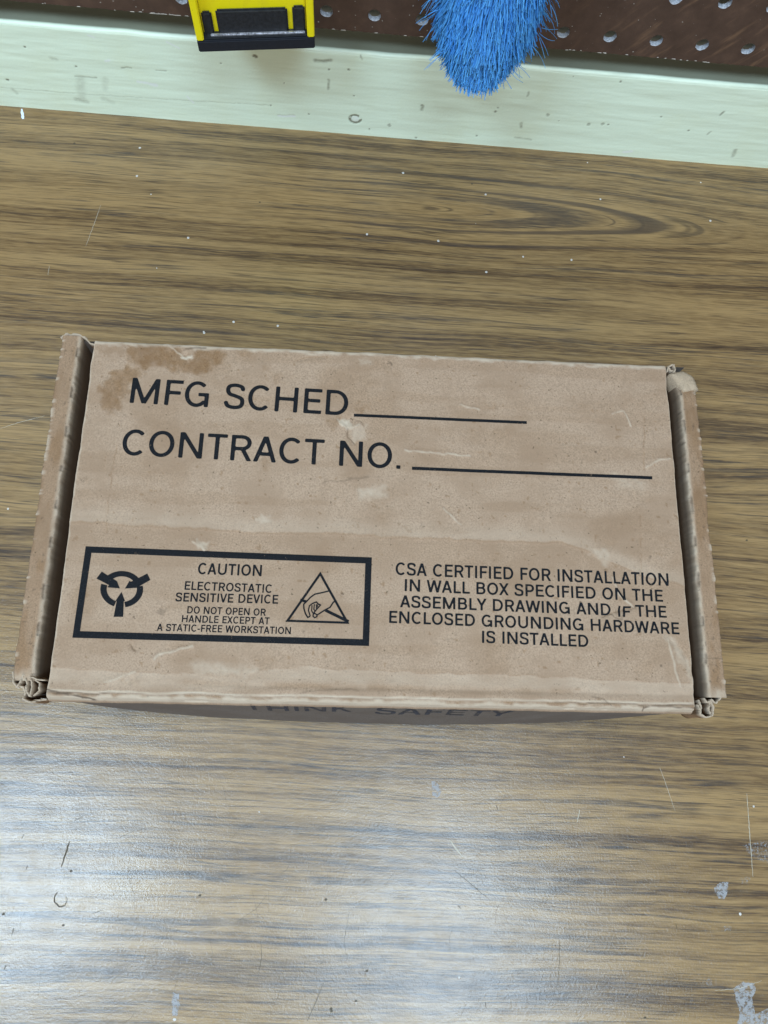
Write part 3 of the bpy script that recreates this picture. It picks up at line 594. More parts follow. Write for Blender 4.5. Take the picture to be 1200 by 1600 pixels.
# side walls: double-folded rails with perforated inner fold
def rail(side):
    r1 = 154.6 if side < 0 else 153.6; r0 = 145.4 if side < 0 else 144.9
    y0, y1 = (-76.5, 84.0) if side < 0 else (-77.5, 77.5)
    yy = np.arange(y0, y1+.01, .5)
    prof = [(0.0, 0.3), (0.0, 25), (0, 50), (0, 66), (0, 71), (0, 73.6), (.02, 74.8), (.15, 75.5), (.45, 75.9), (1.0, 76.05)]
    prof += [(t, 76.1+.10*math.sin(math.pi*(t-1.5)/6.2)) for t in np.arange(1.9, 7.5, .45)]
    prof += [(7.7, 76.1), (8.2, 76.0), (8.65, 75.7), (8.95, 75.1), (9.1, 74.0), (9.15, 71), (9.15, 66), (9.2, 58), (9.2, 46), (9.2, 30)]
    prof = np.array(prof); sc_ = (r1-r0)/9.2
    T, YY = np.meshgrid(prof[:, 0]*sc_, yy, indexing='ij'); ZZ, _ = np.meshgrid(prof[:, 1], yy, indexing='ij')
    top = sstep(64, 75, ZZ)
    sd = 200 if side < 0 else 300
    outer = 1-sstep(.2, 2.5, T/sc_)
    inner = sstep(6.6, 8.9, T/sc_)
    per = 18.6; ph = np.mod(YY+(3 if side < 0 else 9)+(fbm(YY/11, YY*0, sd)-.5)*9, per)
    cut = sstep(0, .8, ph)*(1-sstep(5.6, 6.4, ph))
    band = np.exp(-((T/sc_-8.35)/.55)**2)*(ZZ > 70)
    cutm = cut*band*(.55+.7*fbm(YY/1.1, T*0, sd+11))
    tuft = sstep(.58, .72, fbm(YY/2.2, YY*0+sd, sd+7))
    x = r1-T + outer*top*((fbm(YY/16, T*0, sd+1)-.5)*1.3+(fbm(YY/1.6, T*0, sd+21, 2)-.5)*.5+tuft*.35*fbm(YY/12, T*0, sd+31)*1.6) - inner*top*((fbm(YY/9, T*0, sd+2)-.5)*.8+(fbm(YY/1.3, T*0, sd+22, 2)-.5)*.45) + cutm*.5
    z = ZZ + top*((fbm(YY/30, T/6, sd+3)-.5)*1.0) - cutm*.7 + .25*top*(fbm(YY/2.5, T/2.5, sd+4)-.5)
    # the top sags and bends at its ends
    if side > 0:
        k = sstep(66, 77.5, YY); z = z-top*2.0*k; x = x-2.6*k*outer+inner*3.2*k*(ZZ > 60)*0 - k*(1-outer)*1.2
    else:
        k = 1-sstep(-76.5, -66, YY); z = z-top*1.2*k
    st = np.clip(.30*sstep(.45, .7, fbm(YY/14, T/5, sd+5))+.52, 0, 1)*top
    st = np.maximum(st, 1.0*(1-top)*inner)  # inner wall browned for the shade in the gap
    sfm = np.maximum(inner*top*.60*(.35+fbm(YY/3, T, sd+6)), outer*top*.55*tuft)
    sfm = np.maximum(sfm, .7*(1-sstep(0, 7, np.abs(YY-y0)))*top*fbm(YY/3, T/2, sd))
    ckm = cutm*.62*(.6+.8*fbm(YY/.6, T/.6, 3)); ckm = np.maximum(ckm, .62*(1-sstep(71.5, 74.3, ZZ))*(T/sc_ > 8)); ckm = np.maximum(ckm, .5*top*sstep(.74, .80, fbm(YY/2, T/1.2, sd+8)))  # slits and flecks, plus gap shade painted down the inner wall
    if side > 0:
        ckm = np.maximum(ckm, top*.4*(1-sstep(.1, .5, np.abs(YY+60.5)))*(ZZ > 75))
    Pm = np.stack([side*x, YY, z], -1)
    o = link("side_panel", gridmesh("side_panel", Pm, {'stain_shade': np.clip(st, 0, 1), 'scuff': np.clip(sfm, 0, 1), 'crack_shade': np.clip(ckm, 0, 1)}), KRAFT, box)
    return o
rl = rail(-1); rr = rail(1)
# crumpled, delaminated cardboard layers at the open rail ends
def crumple(parent, pts, z0, z1, seed, lean=(0, 0)):
    p = dens(pts, .35, .0); n = len(p); rows = []
    a = np.array(p); k = np.arange(n)
    for q in np.linspace(0, 1, 9):
        r = np.zeros((n, 3)); r[:, 0] = a[:, 0]+lean[0]*(1-q)+(fbm(k/5, k*0+q*3, seed)-.5)*1.1; r[:, 1] = a[:, 1]+lean[1]*(1-q)+(fbm(k/5, k*0+q*3, seed+4)-.5)*1.1
        r[:, 2] = z0+(z1-z0)*q+q*(fbm(k/4, k*0, seed+8)-.5)*2.2; rows.append(r)
    P = np.stack(rows); sh = np.full(P.shape[:2], 0.0)
    sh[-2:] = .55
    o = link("torn_edge", gridmesh("torn_edge", P, {'stain_shade': sh*0+.85, 'scuff': sh, 'crack_shade': sh*0}), KRAFT, parent)
    md = o.modifiers.new("thickness", 'SOLIDIFY'); md.thickness = .55*MM; md.offset = 0
    return o
crumple(rl, [(-154.66,-73.04),(-153.49,-77.41),(-151.77,-78.94),(-150.76,-76.91),(-150.15,-73.83)], 58, 75.6, 1)
crumple(rl, [(-153.60,-77.85),(-150.44,-79.09),(-149.02,-81.67),(-149.06,-83.84),(-146.50,-85.26),(-143.97,-84.61)], 57, 74.5, 2)
crumple(rl, [(-150.15,-73.83),(-148.31,-76.86),(-148.27,-80.79),(-146.39,-82.92),(-146.07,-79.00),(-147.44,-75.53)], 55, 75.0, 3)
crumple(rl, [(-146.47,-76.21),(-144.11,-77.39),(-143.33,-79.82),(-144.40,-81.58),(-145.58,-82.47)], 55, 73.5, 4)
crumple(rl, [(-147.54,-74.83),(-144.35,-75.64),(-141.03,-76.09)], 60, 75.4, 5)
crumple(rl, [(-146.93,-85.27),(-144.01,-84.35),(-140.57,-83.93)], 56, 73.0, 6)
crumple(rr, [(140.61,-80.85),(141.65,-83.09),(141.47,-84.90),(143.93,-86.21),(146.69,-85.53),(147.80,-82.07),(146.92,-78.45)], 56, 75.0, 11)
crumple(rr, [(146.96,-77.99),(148.71,-79.78),(150.84,-77.92),(152.14,-74.68)], 58, 75.6, 12)
crumple(rr, [(144.11,-77.59),(144.89,-79.40),(146.87,-78.91),(145.59,-82.11),(145.80,-84.82)], 55, 74.6, 13)
crumple(rr, [(141.60,-78.55),(142.30,-81.27),(141.46,-84.00)], 57, 74.5, 14)
crumple(rr, [(140.30,79.73),(141.31,82.68),(143.59,83.96),(144.48,81.67),(143.52,79.30)], 60, 75.0, 15)
crumple(rr, [(141.34,83.03),(142.53,80.41),(144.88,79.94)], 60, 74.6, 16)
crumple(rl, [(-145.69,84.56),(-143.56,83.54),(-141.79,81.37),(-139.73,80.91)], 60, 75.0, 17)
crumple(rl, [(-155.55,83.50),(-152.22,84.80),(-146.23,84.88),(-143.85,83.53)], 55, 76.0, 18)
# folded flap at the back end of the right rail
fp = [(140.91,78.02),(148.15,80.10),(153.28,76.87),(155.02,70.04),(147.06,67.96),(145.67,70.53)]
def flapmesh():
    cx = sum(p[0] for p in fp)/6; cy = sum(p[1] for p in fp)/6
    out = dens(fp+[fp[0]], 1.0, .15)[:-1]; V = []; n = len(out); F = []
    for t, h in ((1, 75.4), (.75, 76.5), (.4, 76.9)):
        for (x, y) in out: V.append((cx+(x-cx)*t, cy+(y-cy)*t, h+(fbm(np.array([x/4]), np.array([y/4]), 2)[0]-.5)*1.2-(y-cy)*.06*0))
    V.append((cx, cy, 76.9))
    b = len(V)
    for (x, y) in out: V.append((x, y, 66.0))
    for r in range(2):
        for k in range(n): F.append((r*n+k, r*n+(k+1) % n, (r+1)*n+(k+1) % n, (r+1)*n+k))
    for k in range(n): F.append((2*n+k, 2*n+(k+1) % n, 3*n)); F.append((b+k, b+(k+1) % n, (k+1) % n, k))
    me = pymesh("fold", V, F, True); return me
fo = link("folded_corner", flapmesh(), mat_kraft("kraft_fold", (0.37, 0.28, 0.195), False), rr)

# ------------------------------------------------------------------ printing on the lid
OFF = 0.16
def drape(bm, surf=None):
    q = np.array([(v.co.x, v.co.y) for v in bm.verts]); gx, gy = q[:, :1], q[:, 1:]
    r = np.concatenate([gx, gy, lid_height(gx, gy)+OFF], 1) if surf is None else surf(gx, gy)
    for v, c in zip(bm.verts, r): v.co = Vector(c)*MM
def subdiv(bm, L):
    for _ in range(6):
        e = [e for e in bm.edges if e.calc_length() > L]
        if not e: break
        bmesh.ops.subdivide_edges(bm, edges=e, cuts=1); bmesh.ops.triangulate(bm, faces=[f for f in bm.faces if len(f.verts) > 3])
def ell(cx, cy, rx, ry, a0, a1, n=22, e=2.04):
    out = []
    for a in np.linspace(math.radians(a0), math.radians(a1), n):
        c, q = math.cos(a), math.sin(a)
        out.append((cx+rx*math.copysign(abs(c)**(2/e), c), cy+ry*math.copysign(abs(q)**(2/e), q)))
    return out
def catmull(p, n=7):
    p = [p[0]]+list(p)+[p[-1]]; out = []
    for i in range(1, len(p)-2):
        a, b, c, d = (np.array(q) for q in p[i-1:i+3])
        for t in np.linspace(0, 1, n, endpoint=False):
            out.append(tuple(.5*((2*b)+(-a+c)*t+(2*a-5*b+4*c-d)*t*t+(-a+3*b-3*c+d)*t**3)))
    return out+[p[-1]]
# gothic capitals as strokes: letter -> (width, left bearing, right bearing)
METR = {'A': (.76, .01, .01), 'B': (.66, .1, .06), 'C': (.74, .06, .04), 'D': (.73, .1, .06), 'E': (.58, .1, .04), 'F': (.55, .1, .02), 'G': (.78, .06, .09), 'H': (.74, .1, .1), 'I': (0, .1, .1),
        'K': (.70, .1, .01), 'L': (.53, .1, .01), 'M': (.90, .1, .1), 'N': (.75, .1, .1), 'O': (.80, .06, .06), 'P': (.63, .1, .03), 'R': (.68, .1, .03), 'S': (.65, .05, .05), 'T': (.64, .03, .03),
        'U': (.73, .1, .1), 'V': (.70, .01, .01), 'W': (1.06, .01, .01), 'X': (.70, .01, .01), 'Y': (.70, .0, .0), '.': (0, .09, .09), '-': (.32, .05, .05), ' ': (.37, 0, 0)}
def glyph_strokes(ch, w):
    W = METR[ch][0] if ch not in 'I.' else w
    h = w/2; t = 1-h; r = W-h; S = []; clip = False; j = .1   # j: how far stems run past joints that the clip trims
    if ch == 'A': S = [[(h*1.05-.02, -j*1.0), (W/2, 1+.02)], [(r-.0+.02, -j), (W/2, 1.02)], [(W*.2, .31), (W*.8, .31)]]; clip = True
    elif ch == 'B': S = [[(h, 0), (h, 1)], [(h, t)]+ell(W*.55, (t+.53)/2, r*.93-W*.55, (t-.53)/2, 90, -90, 14)+[(h, .53)], [(h, .53)]+ell(W*.55, (h+.53)/2, r-W*.55, (.53-h)/2, 90, -90, 14)+[(h, h)]]
    elif ch == 'C': S = [ell(W/2+.02, .5, W/2-h+.02, .5-h+.012, 46, 314, 34)]
    elif ch == 'D': S = [[(h, 0), (h, 1)], [(h, t)]+ell(W*.42, .5, r-W*.42, .5-h, 90, -90, 24)+[(h, h)]]
    elif ch == 'E': S = [[(h, 0), (h, 1)], [(h, t), (W, t)], [(h, .52), (W*.92, .52)], [(h, h), (W, h)]]
    elif ch == 'F': S = [[(h, 0), (h, 1)], [(h, t), (W, t)], [(h, .5), (W*.90, .5)]]
    elif ch == 'G': S = [ell(W/2, .5, W/2-h, .5-h+.012, 46, 322, 34), [(r, .0), (r, .50)], [(r+h, .50-h*.2), (W*.56, .50-h*.2)]]
    elif ch == 'H': S = [[(h, 0), (h, 1)], [(r, 0), (r, 1)], [(h, .52), (r, .52)]]
    elif ch == 'I': S = [[(h, 0), (h, 1)]]
    elif ch == 'K': S = [[(h, 0), (h, 1)], [(r+j*.7, 1+j), (h, .36)], [(W*.36, .60), (r+j*.55, -j)]]; clip = True
    elif ch == 'L': S = [[(h, 0), (h, 1)], [(h, h), (W, h)]]
    elif ch == 'M': S = [[(h, 0), (h, 1)], [(r, 0), (r, 1)], [(h*1.1-.03, 1.08), (W/2, .02)], [(r-h*.1+.03, 1.08), (W/2, .02)]]; clip = True
    elif ch == 'N': S = [[(h, 0), (h, 1)], [(r, 0), (r, 1)], [(h*1.15-.05, 1.08), (r-h*.15+.05, -.08)]]; clip = True
    elif ch == 'O': S = [ell(W/2, .5, W/2-h, .5-h+.012, 0, 365, 48)]
    elif ch == 'P': S = [[(h, 0), (h, 1)], [(h, t)]+ell(W*.52, (t+.43)/2, r-W*.52, (t-.43)/2, 90, -90, 16)+[(h, .43)]]
    elif ch == 'R': S = [[(h, 0), (h, 1)], [(h, t)]+ell(W*.52, (t+.47)/2, r*.95-W*.52, (t-.47)/2, 90, -90, 16)+[(h, .47)], [(W*.52, .50), (r+.045, -j)]]; clip = True
    elif ch == 'S': S = [catmull([(r-.01, .775), (W*.80, .91-h*.3), (W*.5, t+.012), (W*.20, .925-h*.5), (h+.02, .735), (W*.24, .585), (W*.52, .515), (W*.83, .42), (r, .265), (W*.81, .075+h*.5), (W*.5, h-.012), (W*.19, .09+h*.3), (h-.015, .245)])]
    elif ch == 'T': S = [[(W/2, 0), (W/2, 1)], [(0, t), (W, t)]]
    elif ch == 'U': S = [[(h, 1), (h, .36)]+ell(W/2, .36, W/2-h, .36-h+.01, 180, 360, 20)+[(r, 1)]]
    elif ch == 'V': S = [[(h-.035, 1+j), (W/2, -.02)], [(r+.035, 1+j), (W/2, -.02)]]; clip = True
    elif ch == 'W': S = [[(h-.025, 1+j), (W*.265, -.02)], [(W*.5, 1.02), (W*.265, -.02)], [(W*.5, 1.02), (W*.735, -.02)], [(r+.025, 1+j), (W*.735, -.02)]]; clip = True
    elif ch == 'X': S = [[(h-.05, 1+j), (r+.05, -j)], [(r+.05, 1+j), (h-.05, -j)]]; clip = True
    elif ch == 'Y': S = [[(h-.06, 1+j), (W/2, .42)], [(r+.06, 1+j), (W/2, .42)], [(W/2, 0), (W/2, .44)]]; clip = True
    elif ch == '.': S = [[(h, 0), (h, w*1.05)]]
    elif ch == '-': S = [[(0, .36), (W, .36)]]
    return W, S, clip
GL = {}
def glyph(ch, w, g=.034):
    """outline the strokes on a fine grid -> (vertices, faces, width)"""
    if (ch, w) in GL: return GL[(ch, w)]
    W, S, clip = glyph_strokes(ch, w); h = w/2
    gx = np.arange(-.14, W+.16, g); gy = np.arange(-.14, 1.16, g); X, Y = np.meshgrid(gx, gy); D = np.full(X.shape, 9.0)
    for p in S:
        for k in range(len(p)-1):
            (ax, ay), (bx, by) = p[k], p[k+1]; vx, vy = bx-ax, by-ay; L = math.hypot(vx, vy)
            if L < 1e-6: continue
            u = ((X-ax)*vx+(Y-ay)*vy)/L; q = np.abs((X-ax)*vy-(Y-ay)*vx)/L
            d = np.hypot(q, np.maximum(np.maximum(-u, u-L), 0))-h
            if k == 0: d = np.maximum(d, -u)
            if k == len(p)-2: d = np.maximum(d, u-L)
            D = np.minimum(D, d)
    if clip: D = np.maximum(D, np.maximum(-Y, Y-1))
    V, F, ix = [], [], {}
    def vert(key, x, y):
        if key not in ix: ix[key] = len(V); V.append((x, y))
        return ix[key]
    ny, nx = X.shape
    for i in range(ny-1):
        for k in range(nx-1):
            cs = [(i, k), (i, k+1), (i+1, k+1), (i+1, k)]; dv = [D[c] for c in cs]
            if min(dv) >= 0: continue
            f = []
            for a in range(4):
                b = (a+1) % 4
                if dv[a] < 0: f.append(vert(cs[a], gx[cs[a][1]], gy[cs[a][0]]))
                if (dv[a] < 0) != (dv[b] < 0):
                    t = dv[a]/(dv[a]-dv[b]); key = (min(cs[a], cs[b]), max(cs[a], cs[b]))
                    f.append(vert(key, gx[cs[a][1]]*(1-t)+gx[cs[b][1]]*t, gy[cs[a][0]]*(1-t)+gy[cs[b][0]]*t))
            if len(f) > 2: F.append(f)
    GL[(ch, w)] = (V, F, W); return GL[(ch, w)]
def text_bm(body, p0, p1, cap, w=.14, track=0.0, slant=None):
    """lettering whose ink runs from p0 to p1 along the baseline (mm), capital height cap"""
    x = 0; items = []
    for k, ch in enumerate(body):
        Wd = METR[ch][0] if ch not in 'I.' else w
        if k: x += METR[ch][1]+track
        if ch != ' ': items.append((ch, x, k))
        x += Wd
        if k < len(body)-1: x += METR[ch][2]
    dx, dy = p1[0]-p0[0], p1[1]-p0[1]; L = math.hypot(dx, dy); ux, uy = dx/L, dy/L; bm = bmesh.new()
    for ch, gx, kk in items:
        V, F, _ = glyph(ch, w)
        if slant and kk in slant: V = [(vx+.10*vy, vy*.92-.07) for vx, vy in V]
        vs = [bm.verts.new((p0[0]+ux*(gx+vx)/x*L-uy*vy*cap, p0[1]+uy*(gx+vx)/x*L+ux*vy*cap, 0)) for vx, vy in V]
        for f in F:
            try: bm.faces.new([vs[i] for i in f])
            except ValueError: pass
    return bm
def to_obj(name, bms, mat, parent, L=2.5, surf=None):
    me = bpy.data.meshes.new(name); tot = bmesh.new()
    for b in bms:
        bmesh.ops.triangulate(b, faces=b.faces[:]); subdiv(b, L); drape(b, surf)
        tmp = bpy.data.meshes.new("x"); b.to_mesh(tmp); tot.from_mesh(tmp); bpy.data.meshes.remove(tmp); b.free()
    for f in tot.faces:
        f.normal_update()
        if f.normal.z < 0: f.normal_flip()
    tot.to_mesh(me); tot.free(); return link(name, me, mat, parent)
def poly_bm(pts):
    bm = bmesh.new(); bm.faces.new([bm.verts.new((x, y, 0)) for x, y in pts]); return bm
def bar(a, b, wd):
    dx, dy = b[0]-a[0], b[1]-a[1]; L = math.hypot(dx, dy); nx, ny = -dy/L*wd/2, dx/L*wd/2; n = max(2, int(L/1.5)); bm = bmesh.new(); row = []
    for i in range(n+1):
        t = i/n; e = random.uniform(-.03, .03)
        row.append((bm.verts.new((a[0]+dx*t+nx*(1+e), a[1]+dy*t+ny*(1+e), 0)), bm.verts.new((a[0]+dx*t-nx*(1-e), a[1]+dy*t-ny*(1-e), 0))))
    for i in range(n): bm.faces.new((row[i][0], row[i][1], row[i+1][1], row[i+1][0]))
    return bm
def pline(pts, wd):
    """stroke with mitred joints"""
    bm = bmesh.new(); n = len(pts); row = []
    for i, p in enumerate(pts):
        a = Vector(pts[max(i-1, 0)]); c = Vector(pts[min(i+1, n-1)]); b = Vector(p)
        d1 = (b-a).normalized() if i > 0 else (c-b).normalized(); d2 = (c-b).normalized() if i < n-1 else d1
        t = (d1+d2); t = t.normalized() if t.length > .2 else d1; nn = Vector((-t.y, t.x)); k = min(1/max(nn.dot(Vector((-d1.y, d1.x))), .5), 1.6)*wd/2
        row.append((bm.verts.new((b.x+nn.x*k, b.y+nn.y*k, 0)), bm.verts.new((b.x-nn.x*k, b.y-nn.y*k, 0))))
    for i in range(n-1): bm.faces.new((row[i][0], row[i][1], row[i+1][1], row[i+1][0]))
    return bm
def line(body, pts, top, weight=.13, slant=None):
    p0, p1 = pts[0], pts[1]; cap = abs((top[1][1]-top[0][1]))
    return text_bm(body, p0, p1, cap, weight, 0.0, slant)
W_B = 0.136
to_obj("schedule_line", [line("MFG SCHED", [(-119.78,51.14),(-17.59,48.95)], [(-119.85,50.97),(-119.66,63.83)], W_B), bar(*[(-14.57,49.41),(68.57,49.21)], 1.45)], INK, box)
to_obj("contract_line", [line("CONTRACT NO.", [(-120.85,25.37),(7.90,23.36)], [(-95.54,24.81),(-95.66,37.35)], W_B), bar(*[(13.36,23.95),(128.20,23.56)], 1.55)], INK, box)
fr = [(-131.50,-17.97),(-4.46,-19.07),(-4.77,-58.65),(-132.11,-58.16)]
def inset(p, a, b):   # move p towards neighbours
    return p
def frame_bm(q, wd):
    out = []; c = (sum(p[0] for p in q)/4, sum(p[1] for p in q)/4); h = wd/2
    (ax, ay), (bx, by), (cx, cy), (dx, dy) = q
    inn = [(ax+wd, ay-wd), (bx-wd, by-wd), (cx-wd, cy+wd), (dx+wd, dy+wd)]
    for i in range(4):
        j = (i+1) % 4; n = 60; bm = bmesh.new(); row = []
        for k in range(n+1):
            t = k/n; row.append((bm.verts.new((q[i][0]*(1-t)+q[j][0]*t, q[i][1]*(1-t)+q[j][1]*t, 0)), bm.verts.new((inn[i][0]*(1-t)+inn[j][0]*t, inn[i][1]*(1-t)+inn[j][1]*t, 0))))
        for k in range(n): bm.faces.new((row[k][0], row[k][1], row[k+1][1], row[k+1][0]))
        out.append(bm)
    return out
to_obj("caution_frame", frame_bm(fr, 2.85), INK, box, 4)
W_S = 0.158; W_C = 0.156
to_obj("caution_lettering", [
    line("CAUTION", [(-81.55,-28.97),(-53.42,-29.12)], [(-71.29,-28.87),(-71.67,-23.77)], W_S),
    line("ELECTROSTATIC", [(-86.63,-36.11),(-48.27,-36.51)], [(-86.63,-36.11),(-86.97,-32.30)], W_S),
    line("SENSITIVE DEVICE", [(-90.09,-41.37),(-45.38,-41.22)], [(-90.03,-41.40),(-90.39,-37.49)], W_S),
    line("DO NOT OPEN OR", [(-84.55,-46.49),(-50.46,-46.71)], [(-84.32,-46.56),(-84.59,-43.41)], W_S),
    line("HANDLE EXCEPT AT", [(-86.51,-50.37),(-48.62,-50.43)], [(-86.45,-50.48),(-86.73,-47.38)], W_S),
    line("A STATIC-FREE WORKSTATION", [(-96.85,-54.34),(-39.11,-54.39)], [(-96.77,-54.33),(-97.07,-51.25)], W_S)], INK, box)
to_obj("certification_lettering", [
    line("CSA CERTIFIED FOR INSTALLATION", [(6.38,-26.72),(131.92,-28.18)], [(10.43,-27.18),(10.37,-21.45)], W_C),
    line("IN WALL BOX SPECIFIED ON THE", [(10.60,-33.99),(128.83,-35.59)], [(10.51,-33.85),(10.44,-28.35)], W_C),
    line("ASSEMBLY DRAWING AND IF THE", [(8.54,-41.27),(129.89,-42.83)], [(8.88,-41.35),(8.81,-35.97)], W_C, (21, 22)),
    line("ENCLOSED GROUNDING HARDWARE", [(3.87,-48.34),(135.16,-50.17)], [(3.86,-48.28),(3.77,-42.91)], W_C),
    line("IS INSTALLED", [(45.19,-56.07),(92.95,-56.83)], [(45.11,-55.96),(45.20,-50.62)], W_C)], INK, box)
# ring with three inward arrows
def arc_pts(a0, a1):
    o = [(415+154*math.cos(math.radians(a)), 372-132*math.sin(math.radians(a))) for a in np.linspace(a0, a1, 22)]
    i = [(415+109*math.cos(math.radians(a)), 372-93*math.sin(math.radians(a))) for a in np.linspace(a0, a1, 22)]
    return o, i
AX = [(-122.88,-36.94),(-104.54,-36.42),(-114.62,-28.57),(-112.84,-44.67)]
def f5(px, py):   # affine map of the symbol's own drawing grid to the lid
    u = (px-261)/308; v = (py-240)/264
    return (AX[0][0]+(AX[1][0]-AX[0][0])*u+(AX[2][0]+(AX[3][0]-AX[2][0])*v)-(AX[2][0]+AX[3][0])/2,
            AX[2][1]+(AX[3][1]-AX[2][1])*v+(AX[0][1]+(AX[1][1]-AX[0][1])*u)-(AX[0][1]+AX[1][1])/2)
sym = []
for a0, a1 in ((132, 37), (163, 249), (11, -80)):
    o, i = arc_pts(a0, a1); bm = bmesh.new(); r = [(bm.verts.new((*f5(*p), 0)), bm.verts.new((*f5(*q), 0))) for p, q in zip(o, i)]
    for k in range(len(r)-1): bm.faces.new((r[k][0], r[k][1], r[k+1][1], r[k+1][0]))
    sym.append(bm)
for pg in ([(270,245),(372,309),(381,316),(400,366),(312,359),(322,342),(232,295)], [(600,258),(482,318),(470,312),(438,368),(522,362),(514,349),(622,305)], [(358,570),(379,458),(371,455),(413,392),(438,456),(430,459),(426,570)]):
    sym.append(poly_bm([f5(*p) for p in pg]))
to_obj("static_symbol", sym, INK, box, 2)
# warning triangle with a reaching hand, struck through
TA_ = [(-27.37,-27.36),(-40.69,-48.52),(-14.61,-48.70)]
def tri_frame(c, wd):
    cen = Vector((sum(p[0] for p in c)/3, sum(p[1] for p in c)/3)); out = []
    o = [Vector(p)+(Vector(p)-cen).normalized()*wd*1.0 for p in c]; i = [Vector(p)-(Vector(p)-cen).normalized()*wd*.75 for p in c]
    for a in range(3):
        b = (a+1) % 3; bm = bmesh.new(); bm.faces.new([bm.verts.new((*v, 0)) for v in (o[a], o[b], i[b], i[a])]); out.append(bm)
    return out
hand = tri_frame(TA_, 1.15)
for pts, wd in [
    ([(-22.88,-34.79),(-25.80,-35.61),(-29.45,-36.52),(-31.22,-37.93),(-32.85,-39.83),(-34.07,-41.09),(-33.92,-43.05),(-33.08,-45.35),(-32.04,-46.90),(-30.97,-46.33)], .62),
    ([(-30.97,-46.33),(-31.88,-43.79),(-31.54,-41.76),(-30.25,-40.68)], .55), ([(-30.25,-40.68),(-28.56,-39.95),(-27.79,-40.79),(-26.67,-41.26),(-27.84,-42.64),(-28.88,-44.01),(-29.68,-45.26)], .6),
    ([(-29.68,-45.26),(-29.75,-46.36),(-29.00,-46.94),(-28.04,-46.43),(-28.08,-45.58),(-28.95,-45.11),(-29.68,-45.26)], .55), ([(-28.07,-45.82),(-24.99,-43.66),(-22.36,-42.12),(-21.09,-39.87),(-19.65,-39.16)], .62),
    ([(-30.39,-41.48),(-30.47,-43.93),(-29.68,-45.13)], .5), ([(-29.38,-40.96),(-29.52,-43.30),(-28.88,-44.01)], .5), ([(-28.52,-40.94),(-28.44,-42.90)], .45), ([(-27.79,-40.92),(-28.10,-42.15)], .45)]:
    hand.append(pline(pts, wd))
hand.append(bar(*[(-35.69,-39.23),(-32.97,-39.95)], 1.15)); hand.append(bar(*[(-24.38,-43.53),(-14.01,-48.26)], 1.3))
to_obj("warning_triangle", hand, INK, box, 2)
# lettering on the bulging front panel
def fsurf(x, y):
    return np.concatenate([x, front_y(x, y)-.18, y], 1)
to_obj("front_lettering", [text_bm("THINK", (-60, 43), (-11, 43), 15, .15), text_bm("SAFETY", (0, 39), (64, 39), 15, .15)], INK_FRONT, box, 2.5, fsurf)

# ------------------------------------------------------------------ yellow tool hanging in front of the pegboard
def mat_yellow():
    M = Mat("yellow_plastic", 0.4); v = M.co(); x, y, z = M.xyz(v)
    n = M.noise(v, 0.15, 4, 0.6); sp = M.noise(M.vm('MULTIPLY', v, (1.6, 1.6, 0.5)), 1, 3, 0.7)
    c = M.mix(M.m_('MULTIPLY', M.ss(0.45, 0.75, n), 0.30), (0.86, 0.72, 0.008), (0.66, 0.50, 0.012))
    c = M.mix(M.m_('MULTIPLY', M.ss(0.66, 0.76, sp), 0.65), c, (0.16, 0.12, 0.03)); M.color(c)
    M.rough(M.lin(0.3, 0.7, 0.3, 0.55, n)); return M.m
YEL = mat_yellow()
BLK = mat_flat("dusty_black_plastic", (0.016, 0.017, 0.020), 0.55, 0.5, 0.6, 0.3)
RUB = mat_flat("black_rubber", (0.010, 0.012, 0.018), 0.6, 0.2, 0.5)
def metal(name, base, rough):
    M = Mat(name, rough); M.b.inputs['Metallic'].default_value = .8; v = M.co(); n = M.noise(v, .8, 4, .7)
    M.color(M.ramp(n, [(0.35, tuple(b*.35 for b in base)), (0.6, base)])); return M.m
SIL = metal("worn_silver", (0.62, 0.62, 0.66), 0.45)
def bevbox(name, x0, x1, y0, y1, z0, z1, mat, parent, bev=.5, taper=None):
    me = boxmesh(name, x0, x1, y0, y1, z0, z1); bm = bmesh.new(); bm.from_mesh(me)
    if taper:
        for v in bm.verts: v.co = Vector(taper(v.co/MM))*MM
    bmesh.ops.bevel(bm, geom=bm.edges[:], offset=bev*MM, segments=2, affect='EDGES', clamp_overlap=True); bm.to_mesh(me); bm.free()
    return link(name, me, mat, parent)
a = math.radians(8.7); cw, sw = math.cos(WY), math.sin(WY)
def wpt(s, off, z): return (WO[0]+cw*s-sw*off, WO[1]+sw*s+cw*off, z)
tool = thing("yellow_tool", "yellow and black plastic tool hanging on the pegboard beside the blue brush", "tool", wpt(-69.2, -38.5, 94), WY+a)
hw = 29.6
bevbox("foot", -hw, hw, 0, 26, 0, 6.2, RUB, tool, .5)
for s in (-1, 1):
    bevbox("side_rail", *(sorted((s*hw, s*(hw-3.6)))), .3, 28, 6.25, 120, YEL, tool, .5)
bevbox("back_plate", -hw+3.7, hw-3.7, 5.6, 28, 6.25, 120, YEL, tool, .3)
tp = lambda v: (v[0], v[1]+(2.4 if v[2] > 15 and v[1] < 6 else 0), v[2])
for x0, x1, zt in ((-18.3, 16.8, 20.0), (-25.4, -20.4, 19.2), (19.2, 25.4, 20.8)):
    bevbox("insert_block", x0, x1, 3.2, 5.5, 6.3, zt, BLK, tool, .9)
bevbox("insert_base", -25.6, 25.6, 1.0, 5.5, 6.25, 7.4, BLK, tool, .4)
bevbox("metal_strip", -22.5, 25.0, 1.9, 3.3, 7.0, 8.2, SIL, tool, .35)

